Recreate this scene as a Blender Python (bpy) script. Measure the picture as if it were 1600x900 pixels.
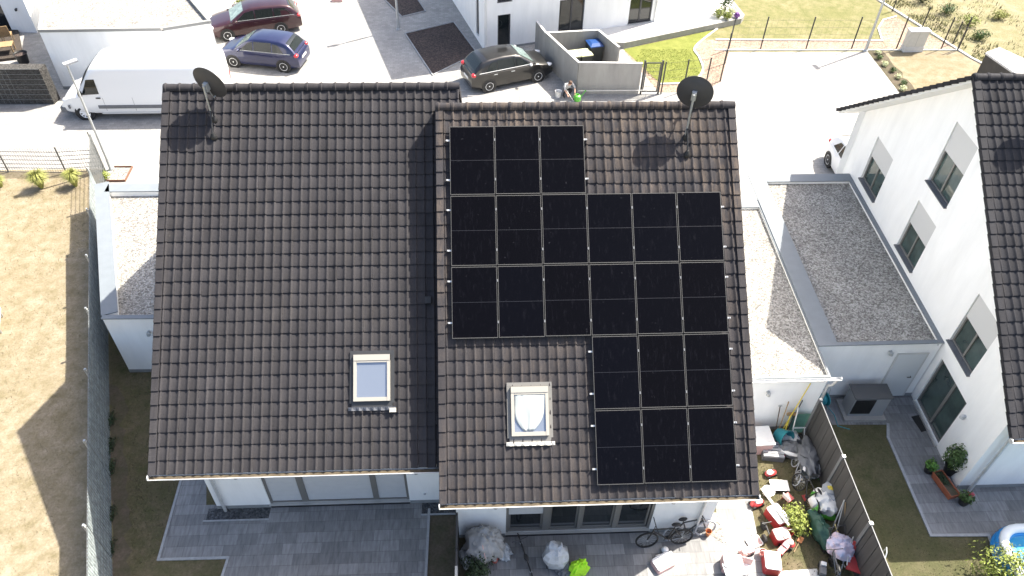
import bpy, math, random
from math import radians as R, sin, cos, pi, sqrt, atan2, tan
from mathutils import Vector, Matrix, noise as mnoise
random.seed(7)
for o in list(bpy.data.objects): bpy.data.objects.remove(o)
SC = bpy.context.scene; COL = SC.collection

# ------------------------------------------------------------------ camera, sky, sun, exposure
FPX = 1200.46
YAW, PITCH, ROLL = R(3.54148), R(44.65278), R(1.52101)
CAM = Vector((0.67076, -16.91704, 19.52247))
fwd = Vector((sin(YAW)*cos(PITCH), cos(YAW)*cos(PITCH), -sin(PITCH)))
rt = Vector((cos(YAW), -sin(YAW), 0)); up = rt.cross(fwd)
RT = cos(ROLL)*rt + sin(ROLL)*up; UP = -sin(ROLL)*rt + cos(ROLL)*up
cd = bpy.data.cameras.new('camera'); cam = bpy.data.objects.new('camera', cd); COL.objects.link(cam)
cam.matrix_world = Matrix((( RT.x, UP.x, -fwd.x, CAM.x), (RT.y, UP.y, -fwd.y, CAM.y), (RT.z, UP.z, -fwd.z, CAM.z), (0, 0, 0, 1)))
cd.sensor_width = 36; cd.lens = FPX/1600*36; cd.clip_start = .1; cd.clip_end = 2000
SC.camera = cam
SUN = Vector((.645, .365, 1.0)).normalized()
w = bpy.data.worlds.new('World'); SC.world = w; w.use_nodes = True
nt = w.node_tree; bg = nt.nodes['Background']
sky = nt.nodes.new('ShaderNodeTexSky'); sky.sky_type = 'NISHITA'; sky.sun_disc = False; sky.dust_density = 4; sky.ozone_density = .3
sky.sun_elevation = math.asin(SUN.z); sky.sun_rotation = atan2(SUN.x, SUN.y)
nt.links.new(sky.outputs[0], bg.inputs[0]); bg.inputs[1].default_value = .12
ld = bpy.data.lights.new('sun', 'SUN'); ld.energy = 4.8; ld.angle = R(.5); ld.color = (1, .94, .82)
sun = bpy.data.objects.new('sun', ld); COL.objects.link(sun)
sun.rotation_euler = (-SUN).to_track_quat('-Z', 'Y').to_euler(); sun.location = (20, 10, 40)
SC.view_settings.view_transform = 'Standard'; SC.view_settings.look = 'None'
SC.view_settings.exposure = 1.52; SC.view_settings.gamma = 1

def at(px, py, z=0.0):                    # a pixel of the 1600 px photograph -> the point at height z
    d = fwd + (px-800)/FPX*RT - (py-450)/FPX*UP
    return CAM + d*((z-CAM.z)/d.z)

# ------------------------------------------------------------------ mesh builder
class MB:
    def __init__(s): s.v = []; s.f = []; s.mi = []; s.t = []; s.uv = None
    def add(s, vs, fs, mi=0, tint=None):
        b = len(s.v); s.v.extend([tuple(p) for p in vs])
        for f in fs:
            s.f.append(tuple(b+i for i in f)); s.mi.append(mi); s.t.append(random.random() if tint is None else tint)
    def poly(s, pts, mi=0): s.add(pts, [tuple(range(len(pts)))], mi)
    def box(s, x0, x1, y0, y1, z0, z1, mi=0):
        s.add([(x0,y0,z0),(x1,y0,z0),(x1,y1,z0),(x0,y1,z0),(x0,y0,z1),(x1,y0,z1),(x1,y1,z1),(x0,y1,z1)],
              [(0,3,2,1),(4,5,6,7),(0,1,5,4),(1,2,6,5),(2,3,7,6),(3,0,4,7)], mi)
    def obox(s, c, ax, ay, az, mi=0):       # centre and three half axis vectors
        c, ax, ay, az = map(Vector, (c, ax, ay, az)); vs = []
        for k in (-1, 1):
            for i, j in ((-1,-1),(1,-1),(1,1),(-1,1)): vs.append(c+i*ax+j*ay+k*az)
        s.add(vs, [(0,3,2,1),(4,5,6,7),(0,1,5,4),(1,2,6,5),(2,3,7,6),(3,0,4,7)], mi)
    def bar(s, a, b, w, h, mi=0, up=(0,0,1)):   # box from a to b, w wide and h high
        a, b = Vector(a), Vector(b); d = b-a; L = d.length; d = d.normalized()
        u = Vector(up)
        if abs(d.dot(u)) > .98: u = Vector((0,1,0))
        sd = d.cross(u).normalized(); u = sd.cross(d)
        s.obox((a+b)/2, d*L/2, sd*w/2, u*h/2, mi)
    def prism(s, pts, z0, z1, mi=0):
        n = len(pts); A = sum(pts[i][0]*pts[(i+1)%n][1]-pts[(i+1)%n][0]*pts[i][1] for i in range(n))
        if A < 0: pts = pts[::-1]
        s.add([(p[0],p[1],z0) for p in pts]+[(p[0],p[1],z1) for p in pts],
              [tuple(range(n-1,-1,-1)), tuple(range(n,2*n))]+[(i,(i+1)%n,n+(i+1)%n,n+i) for i in range(n)], mi)
    def tube(s, path, r, n=8, mi=0, cap=True):
        path = [Vector(p) for p in path]; rs = r if isinstance(r, (list,tuple)) else [r]*len(path)
        vs = []; prev = None
        for i, p in enumerate(path):
            d = (path[min(i+1,len(path)-1)]-path[max(i-1,0)]).normalized()
            u = prev if prev is not None else (Vector((0,0,1)) if abs(d.z) < .9 else Vector((1,0,0)))
            sd = d.cross(u).normalized(); u = sd.cross(d).normalized(); prev = u
            for k in range(n):
                a = 2*pi*k/n; vs.append(p+rs[i]*(cos(a)*sd+sin(a)*u))
        m = len(path); fs = [(i*n+k,i*n+(k+1)%n,(i+1)*n+(k+1)%n,(i+1)*n+k) for i in range(m-1) for k in range(n)]
        if cap: fs += [tuple(range(n-1,-1,-1)), tuple(range((m-1)*n,m*n))]
        s.add(vs, fs, mi, tint=random.random())
    def lathe(s, c, axis, prof, n=20, mi=0, cap=False):  # prof: (radius, distance along axis)
        c = Vector(c); ax = Vector(axis).normalized(); u = ax.orthogonal().normalized(); v = ax.cross(u); vs = []
        for r, h in prof:
            for k in range(n):
                a = 2*pi*k/n; vs.append(c+ax*h+r*(cos(a)*u+sin(a)*v))
        m = len(prof); fs = [(i*n+k,i*n+(k+1)%n,(i+1)*n+(k+1)%n,(i+1)*n+k) for i in range(m-1) for k in range(n)]
        if cap: fs += [tuple(range(n-1,-1,-1)), tuple(range((m-1)*n,m*n))]
        s.add(vs, fs, mi, tint=random.random())
    def blob(s, c, r, seed=0, amp=.15, fr=1.5, nu=20, nv=12, mi=0, flat=0, fold=0):   # lumpy closed body: sacks, covers
        c = Vector(c); vs = []
        for j in range(nv+1):
            th = pi*j/nv
            for i in range(nu):
                a = 2*pi*i/nu; d = Vector((sin(th)*cos(a), sin(th)*sin(a), cos(th)))
                k = 1+amp*mnoise.noise(d*fr+Vector((seed*7.1,seed*3.3,seed)))+amp*.5*mnoise.noise(d*fr*2.7+Vector((seed,9,2)))
                if fold: k += fold*(abs(mnoise.noise(Vector((d.x*2.6,d.y*2.6,d.z*.9))+Vector((seed,2,seed*1.7))))-.18)*2+fold*.6*(abs(mnoise.noise(d*5+Vector((seed*2.2,4,1))))-.15)
                p = Vector((d.x*r[0]*k, d.y*r[1]*k, d.z*r[2]*k))
                if flat and p.z < -r[2]*flat: p.z = -r[2]*flat
                vs.append(c+p)
        fs = [(j*nu+i,(j+1)*nu+i,(j+1)*nu+(i+1)%nu,j*nu+(i+1)%nu) for j in range(nv) for i in range(nu)]
        s.add(vs, fs, mi, tint=.5)
    def leaves(s, c, r, n, size, mi=0, shell=.45, droop=0):
        c = Vector(c)
        for _ in range(n):
            d = Vector((random.gauss(0,1),random.gauss(0,1),random.gauss(0,1))).normalized()
            k = (shell+(1-shell)*random.random()**.6)
            k *= .72+.5*max(-.4, mnoise.noise(d*2.2+c*1.7)+.35)
            p = c+Vector((d.x*r[0],d.y*r[1],d.z*r[2]))*k
            nn = (d+Vector((random.uniform(-1,1),random.uniform(-1,1),random.uniform(-.3,1)))*.8).normalized()
            u = nn.orthogonal().normalized(); q = Matrix.Rotation(random.uniform(0,6.28),3,nn); u = q@u; v = nn.cross(u)
            z = size*random.uniform(.6,1.3)
            s.add([p-u*z, p-v*z*.45, p+u*z-nn*z*.3, p+v*z*.45], [(0,1,2,3)], mi)
    def shift(s, o): s.v = [(a-o[0],b-o[1],c-o[2]) for a,b,c in s.v]; return s
    def build(s, name, mats, parent=None, smooth=None, world=False, uvs=None):
        if world and parent is not None: s.shift(parent.location)
        me = bpy.data.meshes.new(name); me.from_pydata(s.v, [], s.f)
        if not isinstance(mats, (list,tuple)): mats = [mats]
        for m in mats: me.materials.append(m)
        me.polygons.foreach_set('material_index', s.mi)
        a = me.attributes.new('tint', 'FLOAT', 'FACE'); a.data.foreach_set('value', s.t)
        if smooth is not None:
            me.polygons.foreach_set('use_smooth', [True]*len(s.f)); me.set_sharp_from_angle(angle=R(smooth))
        me.validate(); me.update()
        o = bpy.data.objects.new(name, me); COL.objects.link(o)
        if parent is not None: o.parent = parent
        return o
def thing(name, label, cat, loc=(0,0,0), rz=0, group=None):
    o = bpy.data.objects.new(name, None); COL.objects.link(o); o.location = loc; o.rotation_euler = (0,0,rz)
    o.empty_display_size = .2; return tag(o, label, cat, group)
def tag(o, label=None, cat=None, group=None, kind=None):
    if label: o['label'] = label
    if cat: o['category'] = cat
    if group: o['group'] = group
    if kind: o['kind'] = kind
    return o
def copy_tree(o, parent=None):
    c = o.copy(); COL.objects.link(c)
    if parent is not None: c.parent = parent
    for ch in list(o.children): copy_tree(ch, c)
    return c

# ------------------------------------------------------------------ materials
def mat(name, col, rough=.6, metal=0, var=0, vscale=6, col2=None, bump=0, bscale=40, coat=0, spec=None, tint=0, detail=4, stretch=None, emit=None):
    m = bpy.data.materials.new(name); m.use_nodes = True; n = m.node_tree.nodes; L = m.node_tree.links
    b = n['Principled BSDF']; b.inputs['Roughness'].default_value = rough; b.inputs['Metallic'].default_value = metal
    if spec is not None: b.inputs['Specular IOR Level'].default_value = spec
    if coat: b.inputs['Coat Weight'].default_value = coat; b.inputs['Coat Roughness'].default_value = .05
    c4 = (*col, 1); b.inputs['Base Color'].default_value = c4
    tc = n.new('ShaderNodeTexCoord'); src = tc.outputs['Object']
    if stretch:
        mp = n.new('ShaderNodeMapping'); mp.inputs['Scale'].default_value = stretch; L.new(src, mp.inputs[0]); src = mp.outputs[0]
    last = None
    if var or col2:
        nz = n.new('ShaderNodeTexNoise'); nz.inputs['Scale'].default_value = vscale; nz.inputs['Detail'].default_value = detail; nz.inputs['Roughness'].default_value = .62
        L.new(src, nz.inputs['Vector'])
        rp = n.new('ShaderNodeValToRGB'); e = rp.color_ramp.elements
        e[0].position = .3; e[1].position = .7
        e[0].color = (*[x*(1-var) for x in col], 1); e[1].color = (*(col2 or [min(1,x*(1+var)) for x in col]), 1)
        L.new(nz.outputs['Fac'], rp.inputs[0]); last = rp.outputs[0]
    if tint:
        at_ = n.new('ShaderNodeAttribute'); at_.attribute_name = 'tint'
        mr = n.new('ShaderNodeMapRange'); mr.inputs[3].default_value = 1-tint; mr.inputs[4].default_value = 1+tint
        L.new(at_.outputs['Fac'], mr.inputs[0])
        mx = n.new('ShaderNodeMix'); mx.data_type = 'RGBA'; mx.blend_type = 'MULTIPLY'; mx.inputs[0].default_value = 1
        if last: L.new(last, mx.inputs[6])
        else: mx.inputs[6].default_value = c4
        L.new(mr.outputs[0], mx.inputs[7]); last = mx.outputs[2]
    if last: L.new(last, b.inputs['Base Color'])
    if bump:
        n2 = n.new('ShaderNodeTexNoise'); n2.inputs['Scale'].default_value = bscale; n2.inputs['Detail'].default_value = 3; L.new(src, n2.inputs['Vector'])
        bp = n.new('ShaderNodeBump'); bp.inputs['Strength'].default_value = bump; bp.inputs['Distance'].default_value = .02
        L.new(n2.outputs['Fac'], bp.inputs['Height']); L.new(bp.outputs[0], b.inputs['Normal'])
    return m
def mixn(n, L, a, b, fac, mode='MIX'):
    mx = n.new('ShaderNodeMix'); mx.data_type = 'RGBA'; mx.blend_type = mode
    for sck, val in ((0, fac), (6, a), (7, b)):
        if hasattr(val, 'is_output') or hasattr(val, 'links'): L.new(val, mx.inputs[sck])
        else: mx.inputs[sck].default_value = val if sck == 0 else (*val, 1)
    return mx.outputs[2]
def noise_node(n, L, src, scale, detail=4, lo=.35, hi=.65, rough=.6):
    nz = n.new('ShaderNodeTexNoise'); nz.inputs['Scale'].default_value = scale; nz.inputs['Detail'].default_value = detail; nz.inputs['Roughness'].default_value = rough
    L.new(src, nz.inputs['Vector']); mr = n.new('ShaderNodeMapRange'); mr.inputs[1].default_value = lo; mr.inputs[2].default_value = hi
    L.new(nz.outputs['Fac'], mr.inputs[0]); return mr.outputs[0]
def pavers(name, c1, c2, mortar, w, h, var=.25, gap=.006, streak=(3,14,1), rot=0, rough=.7):
    m = bpy.data.materials.new(name); m.use_nodes = True; n = m.node_tree.nodes; L = m.node_tree.links; b = n['Principled BSDF']
    b.inputs['Roughness'].default_value = rough
    tc = n.new('ShaderNodeTexCoord'); mp0 = n.new('ShaderNodeMapping'); mp0.inputs['Rotation'].default_value = (0,0,rot); L.new(tc.outputs['Object'], mp0.inputs[0])
    br = n.new('ShaderNodeTexBrick'); br.inputs['Scale'].default_value = 1; br.inputs['Brick Width'].default_value = w; br.inputs['Row Height'].default_value = h
    br.inputs['Mortar Size'].default_value = gap; br.inputs['Mortar Smooth'].default_value = .2; br.offset = .37
    br.inputs['Color1'].default_value = (*c1,1); br.inputs['Color2'].default_value = (*c2,1); br.inputs['Mortar'].default_value = (*mortar,1)
    L.new(mp0.outputs[0], br.inputs['Vector'])
    mp = n.new('ShaderNodeMapping'); mp.inputs['Scale'].default_value = streak; L.new(mp0.outputs[0], mp.inputs[0])
    f = noise_node(n, L, mp.outputs[0], 1, 5, .2, .8)
    sc = n.new('ShaderNodeMapRange'); sc.inputs[3].default_value = 1-var; sc.inputs[4].default_value = 1+var; L.new(f, sc.inputs[0])
    out = mixn(n, L, br.outputs['Color'], sc.outputs[0], 1.0, 'MULTIPLY')
    f2 = noise_node(n, L, tc.outputs['Object'], .5, 4, .3, .7); s2 = n.new('ShaderNodeMapRange'); s2.inputs[3].default_value = .86; s2.inputs[4].default_value = 1.1; L.new(f2, s2.inputs[0])
    out = mixn(n, L, out, s2.outputs[0], 1.0, 'MULTIPLY'); L.new(out, b.inputs['Base Color'])
    bp = n.new('ShaderNodeBump'); bp.inputs['Strength'].default_value = .3; bp.inputs['Distance'].default_value = .006; bp.invert = True
    L.new(br.outputs['Fac'], bp.inputs['Height']); L.new(bp.outputs[0], b.inputs['Normal'])
    return m
def ground_mat(name, cols, scales=(.35, 2.2, 14, 60), bump=.22):
    m = bpy.data.materials.new(name); m.use_nodes = True; n = m.node_tree.nodes; L = m.node_tree.links; b = n['Principled BSDF']
    b.inputs['Roughness'].default_value = .95; b.inputs['Specular IOR Level'].default_value = .1
    src = n.new('ShaderNodeTexCoord').outputs['Object']
    f1 = noise_node(n, L, src, scales[0], 5, .35, .65); f2 = noise_node(n, L, src, scales[1], 6, .35, .68, .7); f3 = noise_node(n, L, src, scales[2], 5, .3, .7, .75)
    a = mixn(n, L, cols[0], cols[1], f1); a = mixn(n, L, a, cols[2], f2)
    s = n.new('ShaderNodeMapRange'); s.inputs[3].default_value = .78; s.inputs[4].default_value = 1.2; L.new(f3, s.inputs[0])
    a = mixn(n, L, a, s.outputs[0], 1.0, 'MULTIPLY'); L.new(a, b.inputs['Base Color'])
    nz = n.new('ShaderNodeTexNoise'); nz.inputs['Scale'].default_value = scales[3]; nz.inputs['Detail'].default_value = 4; L.new(src, nz.inputs['Vector'])
    bp = n.new('ShaderNodeBump'); bp.inputs['Strength'].default_value = bump; bp.inputs['Distance'].default_value = .03
    L.new(nz.outputs['Fac'], bp.inputs['Height']); L.new(bp.outputs[0], b.inputs['Normal'])
    return m
def gravel_mat(name, dark, mid, light, scale=24, bump=1.0):
    m = bpy.data.materials.new(name); m.use_nodes = True; n = m.node_tree.nodes; L = m.node_tree.links; b = n['Principled BSDF']
    b.inputs['Roughness'].default_value = .85
    src = n.new('ShaderNodeTexCoord').outputs['Object']
    vo = n.new('ShaderNodeTexVoronoi'); vo.inputs['Scale'].default_value = scale; L.new(src, vo.inputs['Vector'])
    sp = n.new('ShaderNodeSeparateColor'); L.new(vo.outputs['Color'], sp.inputs[0])
    rp = n.new('ShaderNodeValToRGB'); e = rp.color_ramp.elements; e[0].color = (*dark,1); e[1].color = (*light,1); k = e.new(.5); k.color = (*mid,1)
    L.new(sp.outputs[0], rp.inputs[0])
    f = noise_node(n, L, src, .8, 4, .3, .7); s = n.new('ShaderNodeMapRange'); s.inputs[3].default_value = .8; s.inputs[4].default_value = 1.12; L.new(f, s.inputs[0])
    out = mixn(n, L, rp.outputs[0], s.outputs[0], 1.0, 'MULTIPLY'); L.new(out, b.inputs['Base Color'])
    bp = n.new('ShaderNodeBump'); bp.inputs['Strength'].default_value = bump; bp.inputs['Distance'].default_value = .03; bp.invert = True
    L.new(vo.outputs['Distance'], bp.inputs['Height']); L.new(bp.outputs[0], b.inputs['Normal'])
    return m
def tile_mat(name, base, weather, amount, rough=.56, z0=None):
    m = bpy.data.materials.new(name); m.use_nodes = True; n = m.node_tree.nodes; L = m.node_tree.links; b = n['Principled BSDF']; b.inputs['Specular IOR Level'].default_value = .05
    src = n.new('ShaderNodeTexCoord').outputs['Object']
    at_ = n.new('ShaderNodeAttribute'); at_.attribute_name = 'tint'
    s = n.new('ShaderNodeMapRange'); s.inputs[3].default_value = .91; s.inputs[4].default_value = 1.09; L.new(at_.outputs['Fac'], s.inputs[0])
    mp = n.new('ShaderNodeMapping'); mp.inputs['Scale'].default_value = (9, 1.6, 1.6); L.new(src, mp.inputs[0])
    f1 = noise_node(n, L, mp.outputs[0], 1, 6, .42, .72, .7); f2 = noise_node(n, L, src, .55, 4, .35, .7)
    mul = n.new('ShaderNodeMath'); mul.operation = 'MULTIPLY'; L.new(f1, mul.inputs[0]); L.new(f2, mul.inputs[1])
    mu2 = n.new('ShaderNodeMath'); mu2.operation = 'MULTIPLY'; mu2.inputs[1].default_value = amount; mu2.use_clamp = True; L.new(mul.outputs[0], mu2.inputs[0])
    if z0:
        sx = n.new('ShaderNodeSeparateXYZ'); L.new(src, sx.inputs[0]); zr_ = n.new('ShaderNodeMapRange'); zr_.inputs[1].default_value = z0[0]; zr_.inputs[2].default_value = z0[1]; zr_.inputs[3].default_value = .45; zr_.inputs[4].default_value = 1.5
        L.new(sx.outputs[2], zr_.inputs[0]); m3 = n.new('ShaderNodeMath'); m3.operation = 'MULTIPLY'; m3.use_clamp = True; L.new(mu2.outputs[0], m3.inputs[0]); L.new(zr_.outputs[0], m3.inputs[1]); mu2 = m3
    a = mixn(n, L, base, weather, mu2.outputs[0]); a = mixn(n, L, a, s.outputs[0], 1.0, 'MULTIPLY')
    f3 = noise_node(n, L, src, 45, 3, .3, .7); s3 = n.new('ShaderNodeMapRange'); s3.inputs[3].default_value = .82; s3.inputs[4].default_value = 1.18; L.new(f3, s3.inputs[0])
    a = mixn(n, L, a, s3.outputs[0], 1.0, 'MULTIPLY')
    mp2 = n.new('ShaderNodeMapping'); mp2.inputs['Scale'].default_value = (5, .7, .7); L.new(src, mp2.inputs[0])
    f4 = noise_node(n, L, mp2.outputs[0], 1, 5, .3, .75, .65); s4 = n.new('ShaderNodeMapRange'); s4.inputs[3].default_value = .80; s4.inputs[4].default_value = 1.16; L.new(f4, s4.inputs[0])
    a = mixn(n, L, a, s4.outputs[0], 1.0, 'MULTIPLY')
    f5 = noise_node(n, L, src, 13, 2, .73, .80); a = mixn(n, L, a, (.075,.068,.06), f5); L.new(a, b.inputs['Base Color'])
    rr = n.new('ShaderNodeMapRange'); rr.inputs[3].default_value = rough; rr.inputs[4].default_value = rough+.25; L.new(f1, rr.inputs[0]); L.new(rr.outputs[0], b.inputs['Roughness'])
    return m
WALL = mat('white_render', (.85,.85,.835), .9, var=.05, vscale=1.6, bump=.2, bscale=110, stretch=(1.6,1.6,.35), detail=6)
PLINTH = mat('grey_plinth', (.24,.25,.25), .9, var=.1)
TILE_L = tile_mat('tile_dark', (.0435,.0415,.0450), (.053,.049,.048), .8)
TILE_R = tile_mat('tile_weathered', (.0435,.0412,.0445), (.102,.083,.071), 1.7, z0=(6.0,9.3))
TILE_N = tile_mat('tile_neighbour', (.0365,.0365,.041), (.046,.041,.038), .6)
DECK = mat('roof_underlay', (.16,.14,.12), .9)
SOFFIT = mat('white_soffit', (.7,.7,.68), .8)
ZINC = mat('zinc', (.60,.61,.61), .42, .35, var=.12, vscale=5)
ZCAP = mat('parapet_metal', (.165,.185,.205), .6, .0, var=.06, vscale=3)
GUTTER = mat('gutter_dirt', (.075,.058,.036), .9, var=.4, vscale=8)
SLATE = pavers('patio_slabs', (.15,.152,.155), (.23,.232,.235), (.12,.121,.123), .52, .31, .38, .006, (14,2.4,1))
PATIO_W = pavers('patio_slabs_right', (.14,.14,.143), (.27,.268,.265), (.12,.12,.12), .52, .31, .30, .006, (14,2.4,1))
KERB = mat('kerb_stone', (.30,.31,.32), .85, var=.15, vscale=9)
PAVE = pavers('street_pavers', (.255,.248,.236), (.32,.312,.297), (.21,.203,.192), .24, .16, .10, .008, (2,2,1))
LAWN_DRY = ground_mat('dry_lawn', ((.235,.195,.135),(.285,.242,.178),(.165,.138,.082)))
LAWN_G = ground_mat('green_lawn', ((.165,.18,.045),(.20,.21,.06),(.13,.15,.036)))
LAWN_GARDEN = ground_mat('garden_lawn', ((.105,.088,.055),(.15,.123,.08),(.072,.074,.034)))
LAWN_MIX = ground_mat('meadow_lawn', ((.165,.158,.07),(.235,.205,.12),(.12,.125,.05)))
MEADOW = ground_mat('meadow', ((.23,.20,.125),(.28,.245,.165),(.16,.155,.075)), (.12,1.1,9,40), .8)
SOIL = ground_mat('soil', ((.10,.08,.062),(.13,.105,.08),(.07,.068,.04)))
MULCH = gravel_mat('dark_mulch', (.02,.015,.014), (.045,.03,.027), (.085,.06,.05), 16)
BROWNGRAVEL = gravel_mat('brown_gravel', (.16,.11,.08), (.26,.18,.13), (.36,.27,.2), 16, .6)
GRAVEL = gravel_mat('roof_gravel', (.13,.122,.11), (.275,.262,.24), (.45,.435,.405), 23)
DGRAVEL = gravel_mat('dark_gravel', (.03,.033,.036), (.06,.063,.068), (.11,.115,.12), 22)
EDGE = mat('white_edging', (.62,.60,.56), .9, var=.08)
CONC = mat('concrete', (.30,.29,.27), .85, var=.16, vscale=2, bump=.15, stretch=(1,1,.25))
CONC_L = mat('pale_concrete', (.6,.59,.57), .85, var=.06)
FRAME = mat('anthracite_frame', (.055,.055,.058), .5)
GREYFRAME = mat('grey_frame', (.16,.155,.145), .5)
SHUT = mat('shutter', (.50,.51,.52), .6, var=.03)
SHUT_D = mat('shutter_slats', (.55,.55,.54), .6)
GLASS = mat('window_glass', (.012,.016,.018), .03, 0, spec=.8)
GLASS_G = mat('glass_green_reflection', (.05,.075,.07), .04, 0, var=.5, vscale=.9, spec=.8)  # mottled green in the base colour stands in for reflected surroundings
SKYGLASS = mat('skylight_glass', (.33,.37,.43), .07, .6, spec=.8)
CLOTH = mat('white_cloth', (.33,.36,.365), .9, var=.08, vscale=14, stretch=(1,.2,.2))
ALU = mat('aluminium', (.62,.62,.60), .38, .6)
PVFRAME = mat('panel_frame', (.065,.064,.062), .5, .1)
PVCELL = mat('panel_cells', (.0022,.0022,.0042), .24, 0, var=.10, vscale=2, spec=.08)
def pv_glass():
    m = PVCELL; n = m.node_tree.nodes; L = m.node_tree.links; b = n['Principled BSDF']
    src = n.new('ShaderNodeTexCoord').outputs['Object']; oi = n.new('ShaderNodeObjectInfo')
    ad = n.new('ShaderNodeVectorMath'); ad.operation = 'ADD'; L.new(src, ad.inputs[0])
    cb = n.new('ShaderNodeCombineXYZ'); ml = n.new('ShaderNodeMath'); ml.operation = 'MULTIPLY'; ml.inputs[1].default_value = 37; L.new(oi.outputs['Random'], ml.inputs[0])
    for k in range(3): L.new(ml.outputs[0], cb.inputs[k])
    L.new(cb.outputs[0], ad.inputs[1])
    base = mixn(n, L, (.0019,.0017,.0024), (.0020,.0021,.0036), oi.outputs['Random'])
    sp = noise_node(n, L, ad.outputs[0], 9, 3, .70, .80, .55); mp = n.new('ShaderNodeMapping'); mp.inputs['Scale'].default_value = (14,3,3); L.new(ad.outputs[0], mp.inputs[0])
    sm = noise_node(n, L, mp.outputs[0], 1.2, 5, .55, .85, .7)
    a = mixn(n, L, base, (.007,.007,.010), sm); a = mixn(n, L, a, (.022,.022,.026), sp)
    br = n.new('ShaderNodeTexBrick'); br.offset = 0; br.inputs['Scale'].default_value = 1; br.inputs['Brick Width'].default_value = .175; br.inputs['Row Height'].default_value = .088; br.inputs['Mortar Size'].default_value = .0022
    br.inputs['Color1'].default_value = (0,0,0,1); br.inputs['Color2'].default_value = (0,0,0,1); br.inputs['Mortar'].default_value = (1,1,1,1); L.new(src, br.inputs['Vector'])
    L.new(a, b.inputs['Base Color'])
    rg = n.new('ShaderNodeMapRange'); rg.inputs[3].default_value = .18; rg.inputs[4].default_value = .42; L.new(sm, rg.inputs[0]); L.new(rg.outputs[0], b.inputs['Roughness'])
pv_glass()
PVLINE = mat('panel_busbar', (.0055,.0055,.008), .4)
DUST = mat('bird_dirt', (.09,.09,.10), .9)
DISH = mat('dish_grey', (.055,.055,.06), .5, var=.1)
STEEL = mat('galvanised_steel', (.45,.47,.48), .4, .5, var=.15, vscale=20)
DARKM = mat('dark_metal', (.035,.036,.038), .45)
BLACK = mat('black_plastic', (.015,.015,.016), .5)
RUBBER = mat('rubber', (.018,.018,.018), .8)
RIM = mat('alloy', (.88,.88,.88), .4, .0)
LAMPG = mat('lamp_glass', (.75,.76,.78), .12, 0, coat=1)
RED_L = mat('tail_lamp', (.45,.015,.02), .2, coat=1)
PAINT_BLUE = mat('paint_blue', (.011,.015,.062), .35, .35, coat=1)
PAINT_MAR = mat('paint_maroon', (.033,.005,.009), .35, .35, coat=1)
PAINT_BLK = mat('paint_black', (.011,.010,.009), .35, .35, coat=1)
PAINT_WHT = mat('paint_white', (.78,.78,.78), .35, 0, coat=.6)
CARGLASS = mat('car_glass', (.012,.016,.016), .04, 0, spec=.6)
CARGLASS2 = mat('windscreen', (.16,.21,.20), .05, 0, var=.4, vscale=4, spec=.9)
WPC = mat('wood_composite', (.047,.046,.046), .7, var=.22, vscale=1.5, stretch=(1,9,.6), tint=.16)
SCREEN = mat('fence_screen', (.27,.31,.315), .7, var=.5, vscale=15, stretch=(1,1,.25), bump=.6, bscale=60)
WIRE = mat('fence_wire', (.20,.21,.21), .5, .3)
def plain(name, c, r=.55, **k): return mat(name, c, r, **k)
RED = plain('red_plastic', (.42,.045,.045), .35, var=.12, vscale=5); WHITE = plain('white_plastic', (.75,.74,.72), .4, var=.04); PINK = plain('pink_plastic', (.62,.40,.37), .6)
TEAL = plain('teal_plastic', (.02,.20,.24), .45, var=.1); GREEN = plain('bright_green_plastic', (.10,.42,.05), .4); DGREEN = plain('dark_green_plastic', (.02,.07,.05), .5, var=.25)
MINT = plain('green_steel', (.12,.26,.20), .45, var=.1); YELLOW = plain('yellow_plastic', (.62,.48,.06), .5); WOOD = plain('wood', (.28,.19,.10), .7, var=.25, vscale=8)
NEON = plain('hi_vis', (.45,.85,.03), .7, var=.1, vscale=8); TARP = plain('grey_tarp', (.34,.335,.33), .75, var=.12, vscale=6); BAGP = plain('plastic_sheet', (.42,.44,.46), .3, var=.2, vscale=9)
NAVY = plain('blue_print', (.03,.06,.3), .6); GREYP = plain('grey_plastic', (.13,.135,.145), .55, var=.12); LGREY = plain('light_grey_plastic', (.33,.34,.36), .5, var=.08)
SKIN = plain('skin', (.50,.30,.22), .6); SHIRT = plain('grey_shirt', (.42,.42,.42), .9, var=.08); TROUS = plain('dark_trousers', (.025,.026,.03), .9); HAIR = plain('brown_hair', (.09,.045,.025), .7)
TERRA = plain('terracotta', (.32,.10,.05), .8); LEAF = mat('leaf_green', (.055,.10,.022), .6, tint=.5); LEAF_Y = mat('leaf_yellow_green', (.21,.25,.045), .6, tint=.45)
LEAF_D = mat('leaf_dark', (.022,.045,.014), .6, tint=.5); STRAW = mat('straw_grass', (.26,.27,.07), .7, tint=.4); BARK = plain('bark', (.08,.055,.035), .9, var=.3, vscale=12)
POOLB = plain('pool_blue', (.02,.25,.62), .35); POOLW = plain('pool_white', (.72,.76,.78), .35); WATER = mat('pool_water', (.04,.28,.52), .06, 0, spec=.7)
BALL = plain('flowered_cover', (.34,.42,.60), .7, col2=(.66,.50,.54), vscale=5); FLOWER = plain('pink_flower', (.6,.08,.12), .6); FLOWER_P = plain('purple_flower', (.28,.12,.40), .6); FLOWER_W = plain('white_flower', (.55,.58,.35), .7)
SLABW = plain('pale_slab', (.55,.54,.51), .85, var=.06); BLUEBIN = plain('bin_blue', (.012,.055,.20), .4); BINGREY = plain('bin_dark', (.03,.035,.035), .5); LIDY = plain('bin_lid_pale', (.36,.38,.24), .5)
STONEG = gravel_mat('gabion_stone', (.025,.023,.021), (.05,.047,.043), (.09,.085,.08), 20)

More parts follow.
